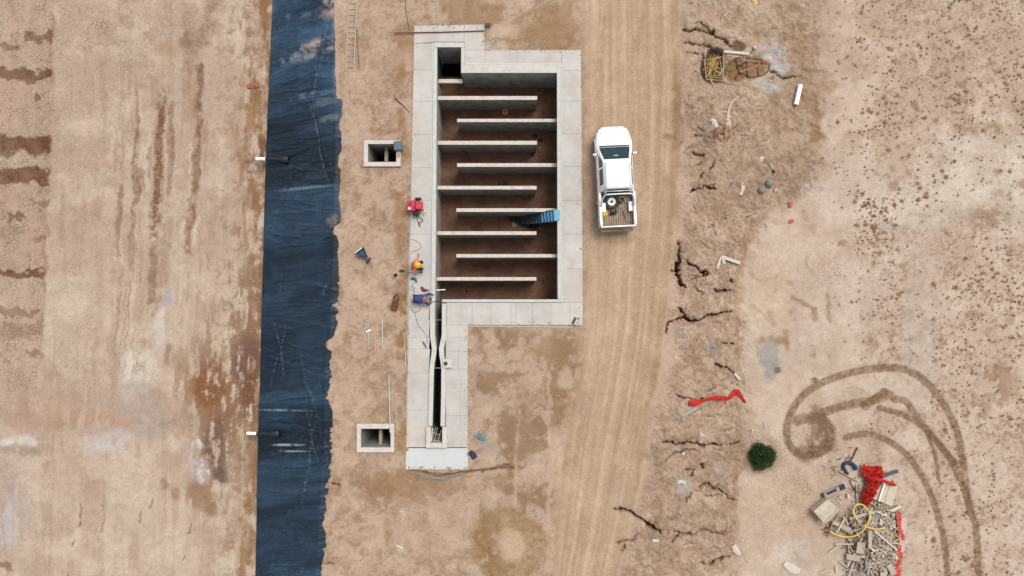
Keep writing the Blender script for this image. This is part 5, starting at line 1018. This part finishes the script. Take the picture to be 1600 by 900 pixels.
solo('leaf_litter', 'patch of reddish brown burnt litter below the torn white sack', 'litter', (lambda m: [m.box(g(rl.gauss(1124,9), rl.gauss(204,9), .02+rl.uniform(0,.04)), (rl.uniform(.03,.09), rl.uniform(.03,.07), .02), rz=rl.uniform(0,3)) for _ in range(240)] and m)(MB()), mat('burnt_litter', (156,98,66), .9, .5, 9, dirt=(96,72,60), dscale=6, damt=.9))['kind'] = 'stuff'
place_ribbon('yellow_scrap', 'mustard coloured scrap at the edge of the burnt litter', 'scrap', [(1132,205),(1135,209),(1133,214)], [3,4,2], mat('mustard', (196,160,70), .85, .2, 12), .04, 25, 5)
solo('tan_board', 'small tan board lying at the very top of the photo', 'board', rbar(1176,-3,1182,6,.18,.03), M_hose)
litter = [('plastic_scrap','bone shaped white plastic scrap left of the green stones','scrap',[(1159,286),(1161,293),(1159,300),(1157,305)],[3,6,4,5]),('plastic_scrap','small white flat scrap above the green stones','scrap',[(1188,250),(1191,248),(1195,248)],[5,7,5]),
 ('plastic_scrap','tiny white scrap right of the green stones','scrap',[(1211,296),(1213,298)],[5,5]),('plastic_scrap','tiny white scrap left of the bone shaped scrap','scrap',[(1140,281),(1142,283)],[4,3]),('plastic_scrap','white foam scrap below the lower rill on the slope','scrap',[(1066,707),(1069,710)],[5,4]),
 ('plastic_scrap','small white block by the bottom left crack','block',[(1019,844),(1029,845)],[4,4]),('plastic_scrap','pale lump of rubble near the slope toe at the bottom','lump',[(1146,852),(1152,862),(1156,866)],[8,9,4]),('plastic_scrap','crumpled white film beside the grey slurry patch on the slope','film',[(1059,755),(1064,752),(1071,755)],[5,5,4]),
 ('plastic_scrap','pale stone chip between lattice and netting','chip',[(1180,20),(1184,24)],[5,4]),('plastic_scrap','white scrap on the sand under the ring shaped tyre track','scrap',[(619,852),(630,856)],[3,3]),('plastic_scrap','pale spread of crushed rubble left of the debris heap','rubble patch',[(1225,880),(1238,888),(1250,892)],[8,14,8]),
 ('plastic_scrap','small pale scrap against the crack above the slope middle','scrap',[(1094,676),(1098,681)],[3,5])]
for i, (n_, lab, c_, p, w_) in enumerate(litter): place_ribbon(n_, lab, c_, p, w_, M_salt, .05, 30+i, 6)
solo('broken_beam', 'broken white beam with bent end lying halfway down the slope', 'beam', rbar(1127,401,1156,411,.17,.10,.08).bar(g(1127,401,.10), g(1121,420,.05), .10, .05).bar(g(1130,402,.12), g(1131,412,.08), .16, .05).tube([g(1124,404,.1), g(1120,418,.05)], .03, 6), M_salt, bevel=.012)
solo('stick', 'pale stick lying diagonally above the broken white beam', 'stick', rbar(1092,372,1111,388,.07,.05).bar(g(1092,368,.05), g(1108,376,.05), .03, .03), M_bed)
solo('stick', 'pale weathered stub at the slope toe above the orange net', 'stub', rbar(1148,583,1156,594,.14,.08), M_bafcap, bevel=.02)
solo('stick', 'short white rod lying just right of the slope toe above the bush', 'rod', rbar(1194.5,660,1196,670,.05,.04), M_salt); solo('stick', 'leaning white rod left of another rod above the bush', 'rod', rbar(1175.5,671,1174.5,677,.05,.04), M_salt)
solo('metal_profile', 'grey and white metal channel lying below the orange net', 'metal channel', rbar(1066,650,1087.5,638,.16,.05).bar(g(1066,651,.10), g(1088,638.5,.10), .06, .03), M_grey, bevel=.006)
for x, y, r_, lab in [(1201,287,.22,'larger smooth green grey boulder on the slope'),(1189,298,.2,'smaller darker green grey boulder on the slope')]: solo('boulder', lab, 'boulder', MB().lathe(g(x,y,-.05), [(r_*.8,0),(r_,.08),(r_*.85,.18),(r_*.4,.25),(.02,.27)], 14), M_slurry, smooth=True)
solo('black_cap_tube', 'thin white tube with black end on the upper slope', 'tube', MB().tube([g(1203,255,.04), g(1208,264,.04)], .03, 8), M_salt); solo('black_plug', 'small black plug at the end of the thin white tube', 'plug', MB().tube([g(1208.2,264.5,.04), g(1210,271,.04)], .05, 8), M_black)
for x, y, lab in [(1235,320,'upper of two small orange rags right of the slope'),(1236,346,'lower of two small orange rags right of the slope')]: place_ribbon('orange_rag', lab, 'rag', [(x-2,y-5),(x,y),(x-1,y+4)] if y < 330 else [(x-4,y+1),(x,y),(x+4,y-2)], [3,7,4], mat('faded_orange', (206,92,62), .85, .4, 14, dirt=(190,140,110), dscale=9, damt=.7), .05, int(y), 6, 'small orange rags')
place_ribbon('orange_net', 'long crumpled orange red net lying across the eroded slope', 'safety net', [(1076,630),(1087,630),(1100,625.5),(1110,622),(1120,621.5),(1130,622.5),(1140,621),(1146,614.5),(1151,613),(1156,618),(1160,624),(1165,629)], [9,9,4,5,7,7,5,8,10,7,5,2], M_net, .13, 50, 9)

# bush
def bush(px, py, r, n, label, seed, m=M_bush, dense=True):
    c = g(px, py); t = thing('bush', label, 'bush', c); rr_ = random.Random(seed); mb = MB(); tw = MB()
    for k in range(26 if dense else 6):
        a = rr_.uniform(0, 6.28); e = rr_.uniform(.1, .7); tw.tube([(0,0,0), (math.cos(a)*r*e*.5, math.sin(a)*r*e*.5, r*.5), (math.cos(a)*r*e, math.sin(a)*r*e, r*rr_.uniform(.6,1))], [.03*r,.02*r,.008*r], 5)
    tw.build('stem', M_twig, t)
    for k in range(n):
        a = rr_.uniform(0, 6.28); e = math.acos(rr_.uniform(0, 1)); cl = .5+.5*math.sin(a*7+3*e+seed)*math.sin(e*6+a*2); q = r*(rr_.uniform(.25, 1.0)**.5)*(.74+.24*cl+.08*math.sin(a*3+1)+rr_.gauss(0,.05))
        p = Vector((math.cos(a)*math.sin(e)*q, math.sin(a)*math.sin(e)*q, .05+math.cos(e)*q*.95)); L = rr_.uniform(.05, .12)*(r/.75)**.5
        d = (p.normalized()+Vector((rr_.gauss(0,.6), rr_.gauss(0,.6), rr_.gauss(.2,.5)))).normalized(); s_ = d.orthogonal().normalized(); s_.rotate(Matrix.Rotation(rr_.uniform(0,6.28), 3, d)); w_ = L*.22
        mb.add([p, p+d*L*.5+s_*w_, p+d*L, p+d*L*.5-s_*w_], [(0,1,2,3)])
    o = mb.build('foliage', m, t); return t
bush(1189, 712, .74, 11000, 'round dark green bush at the foot of the eroded slope', 1)
bush(1272, 593, .17, 220, 'small green weed at the start of the curved tyre track', 2, mat('weed_green', (60,84,40), .8, .3, 3), False)
bush(1215, 578, .20, 200, 'small green weed beside the grey teardrop patch', 3, mat('weed_dull', (96,104,70), .8, .3, 3), False)
bush(1507, 404, .13, 160, 'tiny green weed among dry tufts at right', 4, mat('weed_green', (60,84,40)), False)
bush(1484, 8, .14, 160, 'tiny green weed near the top edge among dry tufts', 5, mat('weed_green', (60,84,40)), False)
bush(1399, 352, .11, 160, 'tiny dark green weed left of centre in the dry tufts', 6, mat('weed_green', (60,84,40)), False)

# ------------------------------------------------------------------ DEBRIS HEAP
def hz(px, py):      # heap height
    return .55*math.exp(-((px-1372)/34)**2-((py-858)/50)**2)+.2*math.exp(-((px-1345)/30)**2-((py-815)/22)**2)
def h(px, py, z=0): return g(px, py, hz(px, py)+z)
hm = MB(); nn = 34
for j in range(nn):
    for i in range(nn):
        x = 1318+i*86/(nn-1); y = 785+j*150/(nn-1); e_ = math.hypot((x-1361)/43, (y-860)/75); p = h(x, y, -.03-.25*max(0, e_-.72)-(.9*max(0, e_-.95))); hm.v.append(p)
for j in range(nn-1):
    for i in range(nn-1): a = j*nn+i; hm.f.append((a, a+1, a+nn+1, a+nn))
solo('spoil_mound', 'low mound of pale rubble dust under the debris heap', 'rubble mound', hm, mat('mound_soil', (158,134,114), .95, .35, 7, .6, 20, dirt=(112,90,72), dscale=5, damt=.7), smooth=True)
variants = []
for k in range(10):
    L = [.28,.36,.22,.42,.30,.5,.25,.34,.2,.6][k]; w_ = [.07,.06,.09,.05,.11,.06,.12,.07,.08,.05][k]
    bm = bmesh.new(); bmesh.ops.create_cube(bm, size=1); bmesh.ops.subdivide_edges(bm, edges=bm.edges, cuts=2, use_grid_fill=True)
    rr_ = random.Random(k)
    for v_ in bm.verts: v_.co = Vector((v_.co.x*w_*(1+rr_.uniform(-.15,.15)), v_.co.y*L*(1+rr_.uniform(-.08,.08)), v_.co.z*.055*(1+rr_.uniform(-.2,.2))))
    me = bpy.data.meshes.new('rubble_piece'); bm.to_mesh(me); bm.free(); me.materials.append([M_rub, M_rub, M_rub2, M_rub, M_salt][k % 5]); variants.append(me)
rl = random.Random(11); cnt = 0
while cnt < 290:
    x = rl.gauss(1372, 24); y = rl.uniform(795, 915) if rl.random() < .85 else rl.gauss(815, 14)
    if not (1310 < x < 1408) or y > 905: continue
    if x < 1335 and y < 840 and rl.random() < .5: continue
    o = bpy.data.objects.new('rubble_piece', variants[rl.randrange(10)]); COL.objects.link(o); o.location = h(x, y, rl.uniform(.0, .10)); o.rotation_euler = (rl.gauss(0,.3), rl.gauss(0,.35), rl.uniform(0, 6.28)); s = rl.uniform(.6, 1.15); o.scale = (s, s, 1)
    tag(o, 'short pale broken concrete stick jumbled in the debris heap', 'rubble piece', 'short concrete sticks of the debris heap'); cnt += 1
def D(x, y): return (1280+x/8.18, 790+y/8.18)
ch = MB(); rl = random.Random(12)
for _ in range(900):
    x = rl.gauss(1370, 24); y = rl.gauss(855, 40)
    if not 1315 < x < 1409 or y > 915: continue
    M3 = Matrix.Rotation(rl.uniform(0, 6.28), 3, 'Z') @ Matrix.Rotation(rl.gauss(0, .4), 3, 'X'); ch.box(h(x, y, rl.uniform(-.02, .05)), (rl.uniform(.03,.09), rl.uniform(.06,.24), rl.uniform(.02,.05)), M=M3)
tag(solo('rubble_chips', 'fine broken concrete chips filling the gaps of the debris heap', 'rubble chips', ch, mat('rubble_chip', (194,176,156), .95, .4, 9, dirt=(140,120,102), dscale=5, damt=.7)), kind='stuff')
planks = [('long white lath running diagonally down the right of the debris heap',(705,325),(995,570),.09,M_salt,.30),('wide grey beam across the top of the heap under the yellow hose',(390,170),(650,90),.16,M_rub,.28),
 ('upright grey board in the centre of the heap',(650,320),(648,550),.18,M_rub,.25),('pale pole lying left of the heap, level with its middle',(200,490),(440,492),.06,M_salt,.1),('pale stick slanting below the level pole left of the heap',(245,505),(120,605),.05,M_salt,.05),
 ('white post in front of the leaning cream box',(325,160),(225,345),.08,M_salt,.35),('grey sloping board between the cream box and the heap',(170,210),(400,310),.20,M_rub,.18),('dusty board lying inside the yellow hose loop',(290,270),(430,350),.25,M_rub2,.15),
 ('left of two crossed grey boards at the foot of the heap',(430,740),(380,900),.12,M_rub,.18),('broad grey slab piece standing at the left of the heap',(350,650),(520,680),.30,M_rub,.2),('double grey block under the upright board',(540,470),(520,610),.42,M_rub,.22),
 ('pale stub lying at the upper right tip of the heap',(920,70),(1040,5),.14,M_salt,.1),('white flat piece at the lower right of the heap beside the faded red net',(890,750),(960,880),.3,M_rub,.2),('tiny white stick standing apart left of the heap bottom',(210,770),(218,860),.06,M_salt,.03),
 ('thin pale stick lying apart at the bottom left of the heap',(5,870),(110,810),.05,M_salt,.03),('thin stick hanging down from the level pole',(370,500),(395,700),.05,M_rub,.12),('second thin stick hanging from the level pole',(385,500),(430,600),.05,M_rub,.12),
 ('grey lath under the cream box corner',(250,100),(130,310),.05,M_rub2,.1),('short plank behind the hose at the heap top',(340,170),(370,260),.07,M_rub,.3),('long thin pale lath along the top right of the heap',(660,30),(640,190),.08,M_rub,.25),('stub of white beam outside the faded red net',(1085,420),(1115,490),.07,M_salt,.03),('thin white splinter crossing right of the faded net',(1085,515),(1170,525),.04,M_salt,.03),('round ended grey post at the very bottom of the heap',(780,880),(860,880),.22,M_rub,.2)]
for lab, a, b_, w_, m, z in planks:
    a, b_ = D(*a), D(*b_); solo('plank', lab, 'plank', MB().bar(h(*a, z*.5+.05), h(*b_, z*.5+.05), w_, .06), m, bevel=.008, group='planks of the debris heap')
# cream box
t = thing('cream_box', 'tilted cream box with mossy top left of the debris heap', 'box', g(1293,798))
bz = .55; bc = [g(1271.5,799,bz), g(1293.5,779.5,bz), g(1310,795,bz+.03), g(1287,817,bz-.02)]; bd = [v_-Vector((0,0,.5)) for v_ in bc]
MB().add(bd+bc, [(3,2,1,0),(4,5,6,7),(0,1,5,4),(1,2,6,5),(2,3,7,6),(3,0,4,7)]).build('carcass', mat('cream_box', (212,200,176), .8, .2, 6, dirt=(164,148,104), dscale=1.7, damt=.8), t, world=True, bevel=.015)
MB().bar(bc[2]+Vector((.05,0,-.02)), bc[3]+Vector((.05,-.02,-.02)), .05, .06).build('edge_strip', M_salt, t, world=True)
# panels
for k, (x0, y0, x1, y1, w_, lab) in enumerate([(1374,755,1364,779,.40,'left cream board partly under the red net'),(1384,756,1376,784,.42,'middle cream board with a white upright edge'),(1396,759,1388,789,.42,'right cream board of the three beside the red net')]):
    solo('cream_board', lab, 'board', MB().bar(g(x0,y0,.10+.03*k), g(x1,y1,.12+.03*k), w_, .05), M_slab, group='cream boards', bevel=.008)
solo('white_strip', 'narrow white strip standing between the cream panels', 'strip', MB().bar(g(1382,755,.24), g(1373,783,.24), .06, .06), M_wpl)
place_ribbon('red_net', 'bright red bunched net on top of the debris heap', 'safety net', [(1361,727),(1362,738),(1363,748),(1360,760),(1353,775),(1348,789)], [24,36,27,17,17,8], M_net, .50, 61, 22, lift=.10)
place_ribbon('red_net', 'red net tail reaching over the cream panels', 'safety net', [(1370,749),(1380,751),(1390,755),(1399,758)], [6,5,5,4], M_net, .10, 62, 6, lift=.30)
place_ribbon('red_net', 'small red net corner rising at the left of the bunched net', 'safety net', [(1350,724),(1349,734),(1352,744)], [3,9,9], M_net, .12, 66, 7, lift=.16)
place_ribbon('faded_net', 'long faded red netting strip down the right side of the debris heap', 'safety net', [(1403,800),(1405,815),(1408,830),(1407,850),(1404,870),(1402,890),(1400,925)], [7,9,11,11,10,10,10], M_netp, .10, 63, 9, lift=.22)
solo('white_board', 'narrow white panel lying under the faded red netting strip', 'panel', MB().bar(g(1413,809,.25), g(1408,862,.25), .30, .04), mat('pinkish_panel', (222,186,172), .85, .2, 12))
hp = [(1297,830),(1303,834),(1315,838),(1326,839),(1339,836),(1350,827),(1357,815),(1359,803),(1353,793),(1345,788),(1337,790),(1333,799),(1337,809),(1343,815)]
solo('yellow_hose', 'looped yellow hose lying over the top of the debris heap', 'hose', MB().tube(spline([h(x, y, .34) for x, y in hp], 6), .042, 10), M_hose, smooth=True)
solo('yellow_hose', 'short yellow hose end branching right from the loop', 'hose', MB().tube(spline([h(x, y, .34) for x, y in [(1350,821),(1357,824.5),(1368,827),(1376,826),(1382,824.5)]], 6), .038, 10), M_hose, smooth=True)
solo('blue_hose', 'curled navy blue hose among twigs above the cream box', 'hose', MB().tube(spline([g(x, y, .10) for x, y in [(1325,741),(1320,734),(1318,727),(1323,723),(1330,724),(1336,729),(1336.5,734)]], 6), [.07]*12+[.09]*12+[.10]*12+[.08], 10), M_navyc, smooth=True)
solo('blue_strip', 'flat slate blue strip pointing right from the red net', 'strip', MB().bar(g(1376,745,.12), g(1403,736,.10), .18, .05), mat('slate_blue', (72,92,114), .8, .2, 10), bevel=.01)
t = thing('blue_tray', 'dusty rectangular tray with dark blue patches above the cream box', 'tray', g(1302,767)); 
MB().bar(g(1285,775,.08), g(1320,759.5,.08), .28, .10).build('base', M_rub2, t, world=True, bevel=.01)
for a, b_, w_ in [((1285,775),(1288,773.5),.27),((1292,772),(1307,765),.13),((1312,763),(1320,759.5),.27)]: MB().bar(g(*a, .145), g(*b_, .145), w_, .03).build('cover', M_navyc, t, world=True, bevel=.008)
solo('carton', 'small white and pink carton near the blue tray', 'carton', MB().box(g(1325,775,.10), (.13,.24,.12), rz=.1), mat('pink_white', (238,206,206), .7, .3, 30, dirt=(226,60,90), dscale=12, damt=.9), bevel=.01)
solo('grey_stone_block', 'small grey block left of the pink carton', 'block', MB().box(g(1313,777.5,.07), (.22,.16,.10), rz=-.5), M_rub, bevel=.02)
solo('white_splinter', 'short white splinter beside the small grey block', 'stick', rbar(1307,778,1314,788,.05,.04), M_salt)
solo('rusty_pole', 'rust brown pole pointing up from the curled blue hose', 'pole', MB().tube([g(1340,699,.05), g(1334,712,.08), g(1328,722,.12)], .035, 8), M_rust)
solo('wood_pole', 'pale wooden pole lying diagonally below the curled blue hose', 'pole', MB().tube([g(1311,736,.10), g(1326,745,.12), g(1341,753,.10)], .03, 8), M_wood)
for a, b_, lab in [((1336,760),(1338,786),'dark thin rod dropping from the twigs to the yellow hose'),((1328,752),(1336,768),'thin brown twig left of the dark thin rod')]: solo('twig', lab, 'twig', MB().tube([g(*a, .08), g(*b_, .08)], .022, 6), M_trim)
tw = MB(); rl = random.Random(17)
for k in range(90):
    cx, cy, sd_, an = rl.choice([(1306,732,8,.2),(1338,752,10,1.2),(1318,712,7,2.0),(1338,765,8,1.5),(1300,820,7,1.0),(1291,826,7,.8)]); x = rl.gauss(cx, sd_); y = rl.gauss(cy, sd_*.8); a = an+rl.gauss(0,.9); L = rl.uniform(3, 11)
    tw.tube([g(x, y, rl.uniform(.01,.12)), g(x+L*.5*math.cos(a)+rl.gauss(0,.6), y+L*.5*math.sin(a), rl.uniform(.02,.15)), g(x+L*math.cos(a), y+L*math.sin(a), rl.uniform(.01,.12))], [.012,.012,.006], 4)
tag(solo('brushwood', 'scattered dry brown brushwood around the blue hose and cream box', 'brushwood', tw, mat('brushwood', (122,88,62), .9, .3, 6)), kind='stuff')

# ------------------------------------------------------------------ TUFTS, PEBBLES
def tuftmesh(seed, m, wide=1.0):
    rr_ = random.Random(seed); mb = MB()
    for k in range(34):
        a = rr_.uniform(0, 6.28); r_ = rr_.uniform(0, .10)*wide; p = Vector((r_*math.cos(a), r_*math.sin(a)*rr_.uniform(.5,1), 0)); d = Vector((rr_.gauss(0,.7), rr_.gauss(0,.7), 1)).normalized(); L = rr_.uniform(.04,.10); s_ = Vector((math.cos(a+1.5), math.sin(a+1.5), 0))*.010
        mb.add([p-s_, p+s_, p+d*L+s_*.4, p+d*L-s_*.4], [(0,1,2,3)])
    mb.lathe((0,0,-.01), [(.075*wide,0),(.07*wide,.015),(.045,.03),(.01,.038)], 7); return mb
def blen(mb, name, m):
    o = mb.build(name, m); me_ = o.data; bpy.data.objects.remove(o); return me_
tmesh = [blen(tuftmesh(k, None, .8+.12*k), 'dry_tuft', [M_tuft, M_tuft, M_tuft2][k % 3]) for k in range(6)]
rl = random.Random(24)
for s, x, y in spots[:300]:
    o = bpy.data.objects.new('dry_tuft', rl.choice(tmesh)); COL.objects.link(o); o.location = g(x, y, -.01); s = min(s, 1.5); o.scale = (s*rl.uniform(.7,1.1), s*.85, s*.5); o.rotation_euler = (0,0,rl.uniform(0,6.28))
    tag(o, 'small brown dried weed tuft on the pale cracked ground at right', 'dry tuft', 'dry weed tufts on the right ground')
sm = MB(); 
for s, x, y in spots[300:]:
    p = g(x, y, .0); s = min(s, .9)*.8
    for k in range(6):
        a = rl.uniform(0, 6.28); q = p+Vector((math.cos(a)*.05*s, math.sin(a)*.05*s, 0)); r_ = rl.uniform(.015,.035)*s*1.5; sm.add([q+Vector((r_,0,0)), q+Vector((0,r_,0)), q+Vector((-r_,0,0)), q+Vector((0,-r_,0)), q+Vector((rl.gauss(0,.01),rl.gauss(0,.01),r_*1.6))], [(0,1,4),(1,2,4),(2,3,4),(3,0,4)])
tag(sm.build('ground_tufts', M_tuft), 'countless tiny dry brown tufts speckling the right ground', 'tufts', kind='stuff')
pb = MB(); rl = random.Random(31)
def peb(x, y, r_):
    p = g(x, y, -.003); j = lambda: rl.uniform(.6, 1.2)
    pb.add([p+Vector((r_*j(),0,0)), p+Vector((0,r_*j(),0)), p+Vector((-r_*j(),0,0)), p+Vector((0,-r_*j(),0)), p+Vector((r_*.2,r_*.2,r_*j()))], [(0,1,4),(1,2,4),(2,3,4),(3,0,4)])
for _ in range(5200):
    z = rl.random()
    if z < .5: x, y = rl.gauss(1110, 34), rl.uniform(0, 900)
    elif z < .65: x, y = rl.gauss(1200, 50), rl.uniform(0, 330)
    elif z < .85: x, y = rl.uniform(535, 905), rl.uniform(0, 900)
    else: x, y = rl.gauss(395, 22), rl.uniform(0, 900)
    if 628 < x < 914 and 34 < y < 514 or 628 < x < 736 and y < 740 and y > 34 or 553 < x < 630 and (214 < y < 264 or 657 < y < 711) or x < 412 and x > float(np.interp(y, [q[0] for q in LL], [q[1] for q in LL]))-2: continue
    if 410 <= x < 530: continue
    peb(x, y, rl.lognormvariate(-3.9, .45))
tag(pb.build('pebbles', M_clod), 'loose soil clods and pebbles scattered over the bare ground', 'pebbles', kind='stuff')
pb = MB()
def pebz(x, y, z, r_): p = at(x, y, z); j = lambda: rl.uniform(.6, 1.2); pb.add([p+Vector((r_*j(),0,0)), p+Vector((0,r_*j(),0)), p+Vector((-r_*j(),0,0)), p+Vector((0,-r_*j(),0)), p+Vector((r_*.2,r_*.2,r_*j()*.7))], [(0,1,4),(1,2,4),(2,3,4),(3,0,4)])
for _ in range(900):
    k = rl.randrange(8); (x0, y0), (x1, y1) = DECK[k], DECK[(k+1) % 8]; t_ = rl.random(); e = abs(rl.gauss(0, 3.2))-1.2; cx_0, cy_0 = (x1-x0), (y1-y0); L = math.hypot(cx_0, cy_0); nx, ny = -cy_0/L, cx_0/L
    pebz(x0+cx_0*t_+nx*e, y0+cy_0*t_+ny*e, ZD if e > 0 else .01, rl.lognormvariate(-4.0, .5))
tag(pb.build('edge_crumbs', M_clod), 'soil crumbs scattered along the edges of the concrete deck', 'soil crumbs', kind='stuff'); pb = MB()
for _ in range(1500):
    x, y = rl.uniform(690, 868), rl.choice([rl.uniform(140, 466), rl.gauss(rl.choice([175,245,315,385,455]), 6)])
    if 140 < y < 466: pebz(x, y, ZF+.003, rl.lognormvariate(-4.0, .55))
tag(pb.build('silt_clods', M_mud), 'muddy crumbs on the tank floor between the baffles', 'soil crumbs', kind='stuff'); pb = MB()
for _ in range(260):
    z = rl.random()
    if z < .35: x, y = rl.gauss(1180, 60), rl.gauss(230, 80)
    elif z < .6: x, y = rl.gauss(1110, 35), rl.uniform(300, 900)
    elif z < .8: x, y = rl.uniform(745, 900), rl.uniform(520, 780)
    else: x, y = rl.gauss(400, 8), rl.uniform(0, 900)
    if x > float(np.interp(y, [q[0] for q in LL], [q[1] for q in LL]))-2 and x < 535: continue
    if x < 914 and y < 512 and x > 600 or x < 735 and 600 < x: continue
    peb(x, y, rl.uniform(.025, .055))
for _ in range(60): peb(rl.choice([765,772,834,840])+rl.gauss(0,9), 68+rl.gauss(0,4.5), rl.uniform(.02,.05))
tag(pb.build('pale_chips', M_salt), 'small pale stone and plastic chips strewn on the ground', 'chips', kind='stuff')
